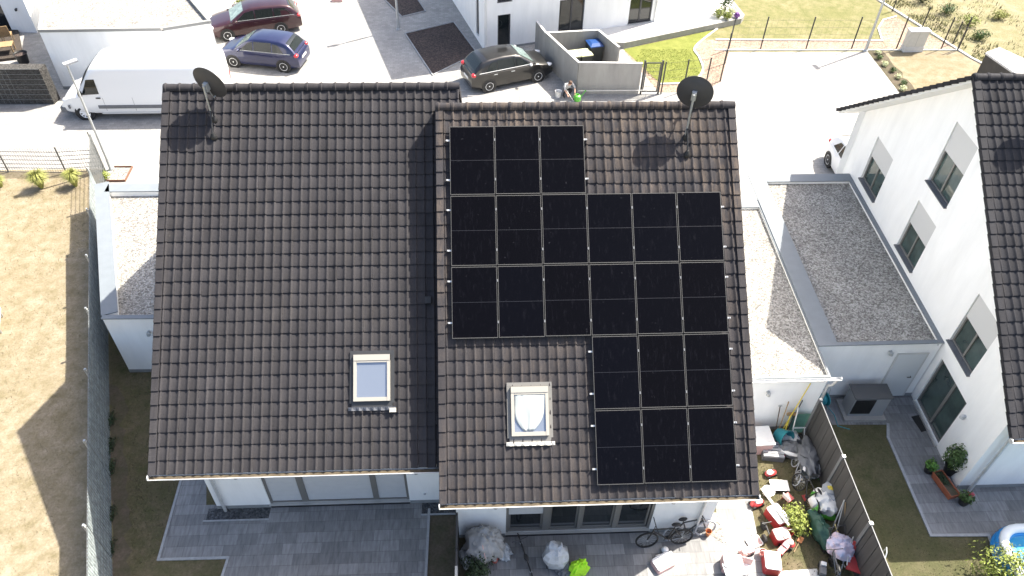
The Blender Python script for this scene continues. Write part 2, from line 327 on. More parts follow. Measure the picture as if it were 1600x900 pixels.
# ------------------------------------------------------------------ ground and paving (each sheet 4 mm above the one below)
def sheet(name, pts, z, m, label=None):
    mb = MB(); mb.poly([(p[0],p[1],z) for p in pts]); o = mb.build(name, m); return tag(o, kind='structure')
def area(pts):
    n = len(pts); return sum(pts[i][0]*pts[(i+1)%n][1]-pts[(i+1)%n][0]*pts[i][1] for i in range(n))
def ccw(pts): return pts if area(pts) > 0 else pts[::-1]
sheet('ground', [(-400,-300),(400,-300),(400,500),(-400,500)], 0, MEADOW)
sheet('street_paving', ccw([(-40,3),(13.5,3),(13.5,6.6),(21.68,6.6),(21.68,20.3),(13.6,20.3),(13.2,60),(-40,60)]), .004, PAVE)
FA, FB = Vector((-14.95,10.35,0)), Vector((-8.25,-9.6,0))            # the line of the left garden fence
fdir = (FB-FA).normalized(); fn = Vector((-fdir.y, fdir.x, 0))
sheet('left_lawn', ccw([(-40,-30),(-2,-30),(FB.x,FB.y),(FA.x,FA.y),(-40,10.25)]), .008, LAWN_DRY)
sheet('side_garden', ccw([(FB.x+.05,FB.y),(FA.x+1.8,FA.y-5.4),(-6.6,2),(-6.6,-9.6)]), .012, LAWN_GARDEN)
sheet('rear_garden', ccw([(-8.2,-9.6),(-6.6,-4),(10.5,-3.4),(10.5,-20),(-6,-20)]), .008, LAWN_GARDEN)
pl = [at(287,738),at(248,875),at(357,872),at(348,903)]
patio = [(-7.55,-3.2),pl[0],pl[1],pl[2],(-6.25,-9.4),(-.86,-9.4),(-.80,-5.6),(-7.0,-5.6)]
sheet('patio', ccw([(p[0],p[1]) for p in patio]), .018, SLATE)
def kerb(name, pts, w=.07, h=.045, m=KERB, z0=0):
    mb = MB()
    for a, b in zip(pts, pts[1:]):
        a, b = Vector((a[0],a[1],z0+h/2)), Vector((b[0],b[1],z0+h/2)); d = (b-a).normalized()*w*.45
        mb.bar(a-d, b+d, w, h+random.uniform(0,.003), 0)
    return tag(mb.build(name, m), kind='structure')
kerb('patio_kerb', [(-7.6,-3.2),pl[0],pl[1],pl[2],(-6.25,-9.4)]); kerb('patio_kerb', [(-.80,-5.95),(-.84,-9.4)])
for i,(x0,x1,y0,y1) in enumerate([(-6.9,-5.2,-6.07,-5.72),(-1.0,.0,-6.07,-5.72)]): sheet('gravel_strip', ccw([(x0,y0),(x1,y0),(x1,y1),(x0,y1)]), .024, DGRAVEL)
kerb('gravel_strip_kerb', [(-6.95,-6.1),(-5.2,-6.1)], .04, .05); kerb('gravel_strip_kerb', [(-1.0,-6.1),(-.05,-6.1)], .04, .05)
def ragged(pts, amp=.12, step=.25):
    out = []
    for i in range(len(pts)):
        a, b = Vector((*pts[i],0)), Vector((*pts[(i+1)%len(pts)],0)); d = b-a; n_ = max(1,int(d.length/step)); nn = Vector((-d.y,d.x,0)).normalized()
        for k in range(n_):
            p = a+d*k/n_; q = p+nn*amp*(mnoise.noise(p*1.9)+.7*mnoise.noise(p*5.1)) if k else p
            out.append((q.x,q.y))
    return out
sheet('fence_border_soil', ccw(ragged([(-8.25,-9.6),(-7.85,-9.6),(-10.40,-1.8),(-11.1,-1.2)], .22)), .016, SOIL)
sheet('right_patio', ccw([(.35,-6.75),(7.2,-6.75),(7.5,-3.4),(8.6,-3.4),(8.35,-5.2),(8.0,-9.6),(.35,-9.6)]), .014, PATIO_W)
sheet('corner_gravel', ccw([(6.86,-6.9),(7.3,-7.3),(7.25,-6.3),(6.86,-6.3)]), .022, GRAVEL)
sheet('narrow_soil', ccw([(-.78,-9.6),(.3,-9.6),(.3,-6.8),(-.05,-6.1),(-.78,-6.1)]), .016, SOIL)
slab0, slab1 = at(1213,893), at(1276,889)
sheet('garden_slab', ccw([slab0.xy,slab1.xy,(9.6,-9.6),(8.55,-9.6)]), .02, SLABW)
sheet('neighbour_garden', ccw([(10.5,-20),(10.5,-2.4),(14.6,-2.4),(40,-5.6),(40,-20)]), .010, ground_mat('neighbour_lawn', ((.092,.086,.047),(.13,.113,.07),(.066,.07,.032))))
nb = [at(1300,664),at(1387,664),at(1387,684),at(1454,837),at(1544,837),at(1562,880)]
sheet('neighbour_patio', ccw([(11.4,-2.35)]+[(p.x,p.y) for p in nb]+[(15.2,-9.6),(40,-9.6),(40,-5.6),(14.4,-5.6),(14.5,-2.35)]), .018, SLATE)
kerb('neighbour_patio_kerb', [(p.x,p.y) for p in nb[1:]], .08)
# beds and lawns beyond the street
for q in ([(597,-4),(628,27),(665,18),(649,-6)], [(633,53),(676,118),(746,84),(709,35)]):
    sheet('mulch_bed', ccw([at(*p).xy for p in q]), .010, MULCH)
    pts = [at(*p).xy for p in q]; kerb('bed_kerb', pts+[pts[0]], .05, .06)
lawn = [at(*p).xy for p in [(974,77),(1120,46),(1086,74),(1092,90),(1098,106),(1094,118),(1082,126),(1062,131),(1033,132),(1005,106)]]
def spline(pts, n=6):
    P = [Vector(p) for p in pts]; out = []
    for i in range(len(P)-1):
        a, b, c, d = P[max(i-1,0)], P[i], P[i+1], P[min(i+2,len(P)-1)]
        for k in range(n):
            t = k/n; out.append(.5*((2*b)+(c-a)*t+(2*a-5*b+4*c-d)*t*t+(3*b-a-3*c+d)*t**3))
    return out+[P[-1]]
lawn = lawn[:1]+spline(lawn[1:9])+lawn[9:]
GATE_R = Vector((9.62,16.12,0)); FP = [at(*p) for p in [(1067,143),(1101,140),(1125,127),(1132,100),(1138,78)]]
sheet('gravel_strip', ccw([(9.7,16.25)]+[(p.x+.05,p.y-.05) for p in FP]+[(22.9,20.45),(22.9,21.6),(12.2,22.9),(8.6,20.4)]), .008, BROWNGRAVEL)
sheet('small_lawn', ccw(lawn), .014, LAWN_G)
kerb('lawn_edging', lawn[1:-1], .09, .06, EDGE)
sheet('back_lawn', ccw([(12.6,21.7),(22.9,21.5),(23.28,22.94),(23.97,23.96),(24.88,24.36),(24.4,27.5),(20,40),(11,40)]), .012, LAWN_MIX)
kerb('lawn_edging', [(13.8,21.65),(22.93,21.5),(23.28,22.94),(23.97,23.96),(24.88,24.4)], .09, .06, EDGE)
sheet('gravel_bed', ccw([(22.9,20.5),(22.95,21.4),(23.3,22.9),(24,23.9),(24.9,24.3),(26.6,20.5)]), .010, BROWNGRAVEL)
kerb('plot_edging', [(24.2,28.5),(24.75,26.4),(27.0,19.5),(28.6,16.2)], .12, .07, EDGE)
kerb('plot_edging', [(13.5,20.5),(26.6,20.42)], .08, .05, EDGE)
sheet('dry_front_lawn', ccw([(22.3,20.36),(26.6,20.3),(28.2,16.6),(28.2,6.6),(22.3,6.6)]), .008, LAWN_DRY)
sheet('flower_bed_soil', ccw([(21.7,20.36)]+ragged([(22.5,20.36),(22.7,13.5)],.2)[:28]+[(22.7,13.5),(21.7,13.5)]), .012, SOIL)

# ------------------------------------------------------------------ roofs
AL = R(37.865); CA, SA = cos(AL), sin(AL)
def rp(x, ry, rz, s, h, side=-1):                    # point s metres down the slope from the ridge, h above it
    return (x, ry+side*(s*CA+h*SA*1.0), rz-s*SA+h*CA)
PROF = [(0,.004),(.04,0),(.15,-.003),(.45,-.003),(.58,.001),(.70,.013),(.80,.029),(.87,.036),(.925,.032),(.965,.017),(1,.004)]
def tiles(x0, x1, ry, rz, length, side=-1, w=.2158, g=.3248, skip=None):
    mb = MB(); nc = max(1, round((x1-x0)/w)); w = (x1-x0)/nc; nr = max(1, round(length/g)); g = length/nr
    for j in range(nr):
        for i in range(nc):
            if skip and skip(x0+(i+.5)*w, (j+.5)*g): continue
            t = min(1,max(0,random.gauss(.5,.26))); dx = random.uniform(-.004,.004); dh = random.uniform(-.004,.004); ds = random.uniform(-.007,.007)+(.02 if random.random() < .012 else 0)
            top, mid, low, ins = [], [], [], []
            for u, h in PROF:
                x = x0+(i+u)*w+dx
                top.append(rp(x, ry, rz, j*g-.01, h*.9-.006, side)); mid.append(rp(x, ry, rz, (j+1)*g-.02+ds, h+.030+dh, side))
                low.append(rp(x, ry, rz, (j+1)*g+.012+ds, h+.022+dh, side)); ins.append(rp(x, ry, rz, (j+1)*g+.006+ds, h*.9-.012, side))
            n = len(PROF); vs = top+mid+low+ins
            fs = [(r*n+k, r*n+k+1, (r+1)*n+k+1, (r+1)*n+k) for r in range(3) for k in range(n-1)]
            if side < 0: fs = [f[::-1] for f in fs]
            mb.add(vs, fs, 0, t)
    return mb
def ridge_caps(x0, x1, ry, rz, seg=.345):
    mb = MB(); n = max(1, round((x1-x0)/seg)); seg = (x1-x0)/n
    for i in range(n):
        xa, xb = x0+i*seg, x0+(i+1)*seg; t = random.random()
        ring = []
        for x, r in ((xa,.112),(xa+.05,.128),(xa+.06,.128),(xa+.075,.112),(xb+.02,.104)):
            ring += [(x, ry+r*1.05*cos(a), rz-.075+r*sin(a)*1.1) for a in [pi*k/10 for k in range(11)]]
        fs = [(q*11+k, (q+1)*11+k, (q+1)*11+k+1, q*11+k+1) for q in range(4) for k in range(10)]
        mb.add(ring, fs, 0, t); mb.add(ring[:11], [tuple(range(11))], 0, t)
    return mb
def verge(x, ry, rz, length, side, out, g=.3248, hh=.085):
    mb = MB(); n = round(length/g); g = length/n
    for j in range(n):
        a = [rp(x, ry, rz, j*g, .022, side), rp(x, ry, rz, (j+1)*g+.02, .052, side)]
        c = (Vector(a[0])+Vector(a[1]))/2; d = (Vector(a[1])-Vector(a[0]))/2; nn = Vector((0,side*SA,CA))
        mb.obox(c-nn*(hh-.015), d, Vector((out*.022,0,0)), nn*hh)
        mb.obox(c+nn*.012-Vector((out*.07,0,0)), d, Vector((.085,0,0)), nn*.010)
    return mb
def gutter(x0, x1, y, z, side=-1, r=.072):
    mb = MB(); n = 10; prof = [(r*cos(pi+pi*k/n), r*sin(pi+pi*k/n)) for k in range(n+1)]; prof += [(p[0]*.9, p[1]*.9) for p in prof[::-1]]
    steps = 40; m = len(prof)
    vs = [(x0+(x1-x0)*i/steps, y+p[0], z+p[1]+.004*sin(i*1.9)) for i in range(steps+1) for p in prof]
    fs = [(i*m+k, (i+1)*m+k, (i+1)*m+(k+1)%m, i*m+(k+1)%m) for i in range(steps) for k in range(m)]
    mb.add(vs, fs, 0)
    mb.add([(x0,y+p[0],z+p[1]) for p in prof[:n+1]], [tuple(range(n+1))]); mb.add([(x1,y+p[0],z+p[1]) for p in prof[:n+1]], [tuple(range(n,-1,-1))])
    for xx in (x0, x1): mb.tube([(xx-.012,y,z),(xx+.012,y,z)], r*1.06, 10)
    mb.tube([(x0,y+side*r,z+.006),(x1,y+side*r,z+.006)], .013, 6)
    return mb
def clip(poly, n, d):                                   # keep n.p <= d in 2-D
    out = []
    for i in range(len(poly)):
        a, b = poly[i], poly[(i+1)%len(poly)]; da = n[0]*a[0]+n[1]*a[1]-d; db = n[0]*b[0]+n[1]*b[1]-d
        if da <= 1e-9: out.append(a)
        if da*db < -1e-12:
            t = da/(da-db); out.append((a[0]+(b[0]-a[0])*t, a[1]+(b[1]-a[1])*t))
    return out
def facade(mb, f, u0, u1, z0, z1, holes=(), planes=(), depth=.14, inward=None, mi=0):
    """wall sheet with openings and reveals; f(u, z, d) -> world point, d = depth into the wall"""
    us = sorted({u0,u1,*[h[0] for h in holes],*[h[1] for h in holes]}); zs = sorted({z0,z1,*[h[2] for h in holes],*[h[3] for h in holes]})
    for a, b in zip(us, us[1:]):
        for c, d in zip(zs, zs[1:]):
            if any(h[0] <= a+1e-6 and b <= h[1]+1e-6 and h[2] <= c+1e-6 and d <= h[3]+1e-6 for h in holes): continue
            p = [(a,c),(b,c),(b,d),(a,d)]
            for n, k in planes: p = clip(p, n, k)
            if len(p) > 2: mb.add([f(u,z,0) for u,z in p], [tuple(range(len(p)))], mi)
    for a, b, c, d in holes:
        q = [(a,c),(b,c),(b,d),(a,d)]
        for i in range(4):
            p0, p1 = q[i], q[(i+1)%4]
            mb.add([f(*p0,0), f(*p0,depth), f(*p1,depth), f(*p1,0)], [(0,1,2,3)], mi)

def house(label, x0, x1, ry, rz, glen, slen, walls, ov, tmat, base_y, front_y, ridge_range=None, tile_x=None, holes_g=(), holes_w=(), skip=None, wang=0, gx=None, vh=.085):
    """a pitched-roof unit: garden slope towards -y, street slope towards +y"""
    wx0, wx1 = walls
    t = thing('house', label, 'house', ((wx0+wx1)/2, base_y, 0))
    mb = MB()
    under = .13
    def gz(y): return rz-abs(y-ry)*tan(AL)-under/CA
    planes = [((tan(AL),1), rz-under/CA+ry*tan(AL)), ((-tan(AL),1), rz-under/CA-ry*tan(AL))]
    facade(mb, lambda u,z,d: (u, base_y+d, z), wx0, wx1, 0, gz(base_y), holes_g)
    facade(mb, lambda u,z,d: (u, front_y-d, z), wx0, wx1, 0, gz(front_y))
    ta = tan(wang)
    facade(mb, lambda u,z,d: (wx0+d+(u-base_y)*ta, u, z), base_y, front_y, 0, rz, holes_w, planes)
    facade(mb, lambda u,z,d: (wx1-d, u, z), base_y, front_y, 0, rz, (), planes)
    wall = mb.build('wall', WALL, t, world=True)
    # plinth strips
    pm = MB()
    xs = [wx0]+[v for h in holes_g if h[2] < .3 for v in h[:2]]+[wx1]
    for a, b in zip(xs[::2], xs[1::2]): pm.box(a-.012, b, base_y-.014, base_y+.01, 0, .16)
    if not wang: pm.box(wx0-.014, wx0+.01, base_y-.01, front_y, 0, .16)
    pm.box(wx1-.01, wx1+.014, base_y-.01, front_y, 0, .16); pm.build('plinth', PLINTH, t, world=True)
    # roof deck with white soffit, tiles, ridge caps, verges
    dk = MB(); a, b = x0+.03, x1-.03
    for sd, ln in ((-1,glen),(1,slen)):
        p = [rp(a,ry,rz,0,-.03,sd), rp(b,ry,rz,0,-.03,sd), rp(b,ry,rz,ln-.06,-.03,sd), rp(a,ry,rz,ln-.06,-.03,sd)]
        q = [rp(a,ry,rz,0,-.125,sd), rp(b,ry,rz,0,-.125,sd), rp(b,ry,rz,ln-.06,-.125,sd), rp(a,ry,rz,ln-.06,-.125,sd)]
        fs = [(0,1,2,3),(7,6,5,4),(1,5,6,2),(2,6,7,3),(3,7,4,0)]
        dk.add(p+q, fs if sd > 0 else [f[::-1] for f in fs])
    roof = dk.build('roof', SOFFIT, t, world=True)
    tx = tile_x or (x0, x1)
    def sub(mbx, name, m, sm=None):
        mbx.shift(t.location); return mbx.build(name, m, roof, smooth=sm)
    sub(tiles(tx[0], tx[1], ry, rz, glen, -1, skip=skip), 'garden_side_tiles', tmat, 50)
    sub(tiles(x0, x1, ry, rz, slen, 1), 'street_side_tiles', tmat, 50)
    rr = ridge_range or (x0, x1)
    sub(ridge_caps(rr[0], rr[1], ry, rz+.055), 'ridge_caps', tmat, 40)
    for x, out in ((x0,-1),(x1,1)):
        for sd, ln in ((-1,glen),(1,slen)):
            if gx and gx(x, sd): continue
            sub(verge(x, ry, rz, ln, sd, out, hh=vh), 'verge_tiles', tmat)
    ey = ry-glen*CA; ez = rz-glen*SA
    gg = sub(gutter(x0-.02, (tx[1] if tile_x else x1)+.02, ey-.07, ez-.03), 'gutter', ZINC, 40)
    dm = MB(); dm.box(x0, (tx[1] if tile_x else x1), ey-.125, ey-.03, ez-.055, ez-.045); sub(dm, 'gutter_dirt', GUTTER)
    return t, wall, roof

def downpipe(parent, pts, r=.045):
    mb = MB(); mb.tube(pts, r, 10); return mb.build('downpipe', ZINC, parent, smooth=40, world=True)
def wall_lamp(parent, p, d=(0,-1,0), m=STEEL):
    mb = MB(); p = Vector(p); d = Vector(d)
    mb.lathe(p, d, [(.0,.0),(.05,.0),(.05,.03),(.02,.035),(.02,.09)], 12); mb.lathe(p+d*.09+Vector((0,0,.03)), (0,0,-1), [(0,0),(.05,.0),(.065,.10),(0,.10)], 12)
    mb.shift(parent.location); return mb.build('wall_lamp', m, parent, smooth=40)

GLEN = 9.396
YR, ZR = -.442, 9.464; YL, ZL = .512, 9.473
H_L, wall_L, roof_L = house('white semi-detached house half with clean dark tiles, one bare skylight and lowered garden shutters', -7.045, .264, YL, ZL, GLEN, 8.8, (-6.65,-.03), .5, TILE_L, -5.72, 7.2,
    tile_x=(-7.045,.264), holes_g=[(-5.18,-1.34,.17,2.3)], skip=lambda x,s: (x > -.075 and s > 1.04), gx=lambda x,sd: x > 0 and sd < 0)
H_R, wall_R, roof_R = house('white semi-detached house half carrying the solar panels, with weathered brownish tiles', -.274, 7.072, YR, ZR, GLEN, 8.6, (0.0,6.85), .5, TILE_R, -6.80, 6.2,
    holes_g=[(1.30,5.22,.17,2.3)])
# cut the left roof deck back so it stays under the right half's verge
me = roof_L.data
for v in me.vertices:
    wx = v.co.x+H_L.location.x
    if wx > 0 and v.co.y+H_L.location.y < -.2: v.co.x = -.08-H_L.location.x
for o in list(roof_L.children):
    if o.name.startswith('gutter'):
        for v in o.data.vertices:
            if v.co.x+H_L.location.x > -.25: v.co.x = -.30-H_L.location.x
# stepped gable between the halves (the strip of wall and verge where the right half stands proud)
mb = MB()
pts = [rp(-.266,YR,ZR,.0,-.02), rp(-.266,YR,ZR,GLEN-.08,-.02), rp(-.266,YR,ZR,GLEN-.08,-.78), rp(-.266,YR,ZR,.0,-.78)]
mb.add(pts+[(-.05,p[1],p[2]) for p in pts], [(0,3,2,1),(0,1,5,4),(1,2,6,5),(2,3,7,6),(3,0,4,7)])
mb.shift(H_R.location); mb.build('party_wall_cladding', DECK, H_R)

def sliding_front(parent, x0, x1, y, bays, zt, shut=True, fmat=GREYFRAME):
    """tall garden windows: frame posts, panes, sills and shutters; bays: (x0, x1, shutter bottom)"""
    fr = MB(); fr.box(x0, x0+.07, y+.03, y+.12, .17, zt); fr.box(x1-.07, x1, y+.03, y+.12, .17, zt); fr.box(x0+.07, x1-.07, y+.04, y+.12, zt-.08, zt); fr.box(x0+.07, x1-.07, y+.04, y+.12, .17, .24)
    for (a, b, sb), (c, d, se) in zip(bays, bays[1:]): fr.box(b, c, y+.02, y+.115, .24, zt-.08)
    win = fr.build('garden_window', fmat, parent, world=True)
    for a, b, sb in bays:
        g = MB(); g.box(a+.06, b-.06, y+.10, y+.112, .25, zt-.1); g.shift(parent.location); g.build('pane', GLASS, win)
        k = MB(); k.box(a+.002, a+.055, y+.075, y+.108, .242, zt-.085); k.box(b-.055, b-.002, y+.075, y+.108, .242, zt-.085); k.box(a+.055, b-.055, y+.075, y+.108, .242, .30); k.shift(parent.location); k.build('sash', fmat, win)
        if sb < zt:
            s = MB(); z = sb
            while z < zt-.09:
                s.box(a+.004, b-.004, y+.05+.002*((int(z*100))%2), y+.066, z, min(z+.0545,zt-.085)); z += .055
            s.shift(parent.location); s.build('roller_shutter', SHUT, win)
    sl = MB(); sl.box(x0-.02, x1+.02, y-.05, y+.029, .145, .172); sl.shift(parent.location); sl.build('sill', ALU, win)
    bk = MB(); bk.box(x0, x1, y-.022, y+.02, .0, .14); bk.shift(parent.location); bk.build('threshold', BLACK, win)
    return win
sliding_front(H_L, -5.18, -1.34, -5.72, [(-5.11,-4.29,.26),(-4.12,-2.33,.26),(-2.18,-1.41,.26)], 2.3)
sliding_front(H_R, 1.30, 5.22, -6.80, [(1.37,2.28,1.08),(2.46,3.22,9),(3.32,4.18,9),(4.30,5.13,9)], 2.3)
downpipe(H_L, [(-6.5,YL-GLEN*CA-.07,ZL-GLEN*SA-.1),(-6.46,-6.6,3.3),(-6.42,-5.80,2.9),(-6.42,-5.80,.0)])
downpipe(H_R, [(6.55,YR-GLEN*CA-.07,ZR-GLEN*SA-.1),(6.52,-7.6,3.3),(6.47,-6.88,2.9),(6.47,-6.88,.0)])
for x,z in ((-5.75,1.78),(-1.05,1.78)): wall_lamp(H_L, (x,-5.72,z))
for x,z in ((1.02,1.78),(5.62,1.78)): wall_lamp(H_R, (x,-6.80,z))
mb = MB(); mb.lathe((-.9,-5.72,.5),(0,-1,0),[(0,.03),(.035,.03),(.035,0)],10); mb.shift(H_L.location); mb.build('outdoor_socket', SHUT, H_L)
# roof vent block beside the step
p = rp(-.55, YL, ZL, 5.43, .06); mb = MB(); mb.obox(p, (.075,0,0), (0,-.085*CA,-.085*SA), (0,-.05*SA,.05*CA)); mb.shift(H_L.location); mb.build('roof_vent', BLACK, H_L)

def skylight(parent, xc, s0, ln, wd, ry, rz, cloth=False):
    U = Vector((1,0,0)); S_ = Vector((0,-CA,-SA)); N = Vector((0,-SA,CA)); O = Vector(rp(xc,ry,rz,s0,.0))
    def P3(u,s,h): return O+U*u+S_*s+N*h
    h0, h1 = .0, .13; hw = wd/2
    fr = MB()
    fr.obox(P3(-hw+.035,ln/2,h1/2), U*.035, S_*ln/2, N*h1/2); fr.obox(P3(hw-.035,ln/2,h1/2), U*.035, S_*ln/2, N*h1/2)
    fr.obox(P3(0,.07,h1/2+.008), U*(hw), S_*.07, N*(h1/2+.004)); fr.obox(P3(0,ln-.045,h1/2-.004), U*(hw-.07), S_*.045, N*(h1/2-.004))
    fr.obox(P3(0,.165,h1-.02), U*(hw-.075), S_*.022, N*.018)
    f = fr.build('skylight', mat('skylight_frame', (.36,.34,.30), .5, .1), parent, world=True)
    gl = MB(); gl.obox(P3(0,ln/2+.03,h1-.05), U*(hw-.068), S_*(ln/2-.1), N*.01); gl.shift(parent.location); gl.build('glass', SKYGLASS, f)
    fl = MB(); fl.obox(P3(0,ln+.07,.045), U*(hw+.05), S_*.09, N*.012); fl.obox(P3(-hw-.05,ln/2,.05), U*.045, S_*(ln/2+.05), N*.008); fl.obox(P3(hw+.05,ln/2,.05), U*.045, S_*(ln/2+.05), N*.008); fl.obox(P3(0,-.05,.05), U*(hw+.09), S_*.045, N*.01)
    fl.shift(parent.location); fl.build('flashing', DARKM if not cloth else GREYFRAME, f)
    ap = MB(); n = 13; zig = []
    rng = (.28,1.0) if not cloth else (0,1)
    for i in range(n+1):
        u = -hw-.13+(wd+.26)*i/n
        zig.append((u, .02*(i%2)))
    for (ua,ha),(ub,hb) in zip(zig,zig[1:]):
        ap.add([P3(ua,ln+.14,.058+ha),P3(ub,ln+.14,.058+hb),P3(ub,ln+.225,.052+hb*2),P3(ua,ln+.225,.052+ha*2),P3(ua,ln+.14,.04+ha),P3(ub,ln+.14,.04+hb),P3(ub,ln+.225,.04+hb*2),P3(ua,ln+.225,.04+ha*2)],[(0,3,2,1),(4,5,6,7),(2,3,7,6),(0,1,5,4)])
    ap.shift(parent.location); ap.build('lead_apron', plain('apron_metal_'+('light' if cloth else 'dark'), (.55,.53,.48) if cloth else (.05,.055,.07), .5, var=.3, vscale=14), f)
    if cloth:
        cl = MB(); nu, nv = 17, 14; vs = []
        for j in range(nv+1):
            v = j/nv; half = (hw-.085)*(1-.02*v) if v < .35 else (hw-.085)*(1-.70*((v-.35)/.65)**2.6)
            cx = -.04*v
            for i in range(nu):
                u = -1+2*i/(nu-1); vs.append(P3(cx+u*half, .16+v*(ln-.27), h1-.014+.022*mnoise.noise(Vector((u*2.4,v*1.3,3)))*(.4+v)+.012*mnoise.noise(Vector((u*6,v*2.2,7)))))
        cl.add(vs, [(j*nu+i,(j+1)*nu+i,(j+1)*nu+i+1,j*nu+i+1) for j in range(nv) for i in range(nu-1)])
        o = cl.shift(parent.location) and cl.build('white_cloth', CLOTH, f, smooth=60)
        md = o.modifiers.new('thick','SOLIDIFY'); md.thickness = .006
    return f
skylight(H_L, -1.894, 6.72, 1.10, .865, YL, ZL)
mb = MB(); q_ = Vector(rp(-1.40,YL,ZL,8.04,.09)); mb.obox(q_,(.075,0,0),(0,-.05*CA,-.05*SA),(0,-.03*SA,.03*CA)); mb.shift(H_L.location); mb.build('vent_piece', mat('vent_cream', (.5,.47,.42), .6), H_L)
skylight(H_R, 1.817, 6.80, 1.13, .865, YR, ZR, True)

# ------------------------------------------------------------------ solar array on the right half
PO = Vector((.037,-.942,9.256)); PU = Vector((1,0,0)); PS = Vector((0,-CA,-SA)); PN = Vector((0,-SA,CA))
PW, PH = 1.0897, 1.7147
fr = MB(); lip = .012; W_, H_ = 1.067, 1.686
for u0,u1,s0,s1 in ((0,W_,0,lip*1.3),(0,W_,H_-lip*1.3,H_),(0,lip,lip*1.3,H_-lip*1.3),(W_-lip,W_,lip*1.3,H_-lip*1.3)):
    fr.obox(PU*(u0+u1)/2+PS*(s0+s1)/2-PN*.0175, PU*(u1-u0)/2, PS*(s1-s0)/2, PN*.0175)
ce = MB(); ce.obox(PU*W_/2+PS*H_/2-PN*.008, PU*(W_/2-lip), PS*(H_/2-lip*1.3), PN*.004)
bb = MB(); bb.obox(PU*W_/2+PS*H_/2-PN*.0028, PU*(W_/2-lip), PS*.006, PN*.0008)
proto = None
rows = {0:(0,3,'top'),1:(0,6,'second'),2:(0,6,'third'),3:(3,6,'fourth'),4:(3,6,'bottom')}
ordn = ['leftmost','second from left','third from left','fourth from left','fifth from left','rightmost']
for r,(c0,c1,rn) in rows.items():
    for c in range(c0,c1):
        if c1-c0 == 3: pos = ['left','middle','right'][c-c0]+' of three'
        else: pos = ordn[c]+' of six'
        lab = 'black solar panel in the %s row of the roof array, %s' % (rn, pos)
        if proto is None:
            t = thing('solar_panel', lab, 'solar panel', (0,0,0), 0, 'solar panels on the roof'); proto = t
            fr.build('frame', PVFRAME, t); g_ = ce.build('cell_glass', PVCELL, t); bb.build('busbar_line', PVLINE, g_)
        else: t = copy_tree(proto)
        t['label'] = lab
        sk = .0045*(c-2.5)        # the array was laid very slightly out of square
        t.location = PO+PU*(c*PW+.01+random.uniform(-.003,.003))+PS*(r*PH+.012+random.uniform(-.004,.004)-sk)
for i,(r,c,u,s) in enumerate([(0,2,.5,1.35),(0,0,.75,.5),(1,1,.95,.35),(1,1,.9,.6),(2,1,.3,1.5),(2,3,.5,.9),(1,2,.3,1.2)]):
    pass
for r,(c0,c1,rn) in rows.items():
    for k, s in enumerate((.36,1.34)):
        lab = 'aluminium mounting rail under the %s half of the %s solar panel row' % (('upper','lower')[k], rn)
        a = PO+PU*(c0*PW-.085)+PS*(r*PH+s)-PN*.057; b = PO+PU*(c1*PW+.065)+PS*(r*PH+s)-PN*.057
        t = thing('mounting_rail', lab, 'mounting rail', a, 0, 'mounting rails of the solar array')
        mb = MB(); mb.bar(a, b, .04, .042, up=PN); mb.build('rail', ALU, t, world=True)
        for e in (a,b):
            mb = MB(); q = e+PU*(.012 if e is a else -.012); mb.obox(q+PN*.018, PU*.014, PS*.018, PN*.018); mb.build('end_clamp', LGREY, t, world=True)
        for c in range(c0+1,c1):
            mb = MB(); q = PO+PU*(c*PW)+PS*(r*PH+s)-PN*.008; mb.obox(q+PN*.011, PU*.016, PS*.03, PN*.004); mb.obox(q-PN*.02, PU*.006, PS*.02, PN*.03); mb.build('mid_clamp', GREYP, t, world=True)

# ------------------------------------------------------------------ satellite dishes
def dish(label, base, top_h, facing, tilt, r=.43):
    t = thing('satellite_dish', label, 'satellite dish', base)
    m = MB(); m.tube([(0,0,-.12),(0,0,top_h)], .027, 10); m.tube([(0,0,top_h),(0,0,top_h+.02)], .03, 10); m.build('mast', STEEL, t, smooth=40)
    f = MB()
    for s in (-.02,.42):
        q = Vector((.02,-s*CA,-s*SA+.0)); f.lathe(q+Vector((0,0,-.05)), (0,0,1), [(.085,0),(.085,.05),(.06,.10),(.035,.16)], 12, cap=True)
        f.tube([q+Vector((0,0,.1)), Vector((0,0,.28))], .022, 8)
    f.build('roof_bracket', BLACK, t, smooth=40)
    d = Vector((sin(facing)*cos(tilt), cos(facing)*cos(tilt), sin(tilt))); c = Vector((0,0,top_h-.06))+d*.15
    n = MB(); prof = [(r*k/8, .10*(k/8)**2) for k in range(0,9)]; back = [(r*1.012,.098),(r*1.012,.088)]+[(r*k/8*1.0, .10*(k/8)**2-.012) for k in range(8,-1,-1)]
    n.lathe(c, d, prof+back, 40); ref = n.build('reflector', DISH, t, smooth=35)
    b = MB(); b.obox(c-d*.06, d*.06, d.cross(Vector((0,0,1))).normalized()*.055, Vector((0,0,1))*.10); b.build('dish_mount', STEEL, t)
    a = MB(); low = c-Vector((0,0,1))*r*.93+d*.09; tip = c+d*.52-Vector((0,0,1))*.30
    a.tube([c-Vector((0,0,.12))-d*.02, low, tip], .016, 8); arm = a.build('feed_arm', STEEL, t, smooth=40)
    l = MB(); l.tube([tip+Vector((0,0,.0)), tip-d*.11+Vector((0,0,.06))], .035, 10); l.build('receiver', LGREY, t, smooth=40)
    cb = MB(); cb.tube([(.03,-.02,top_h*.7),(.04,-.03,top_h*.3),(-.02,-.06,.05)], .008, 6); cb.build('cable', BLACK, t)
    return t
dish('dark grey satellite dish tilted on its mast above the clean left-hand roof', rp(-5.80,YL,ZL,.86,.05), .92, R(24), R(12), .44)
dish('dark grey satellite dish seen square from behind above the panel-covered roof', rp(5.80,YR,ZR,.84,.05), 1.16, R(20), R(5), .43)

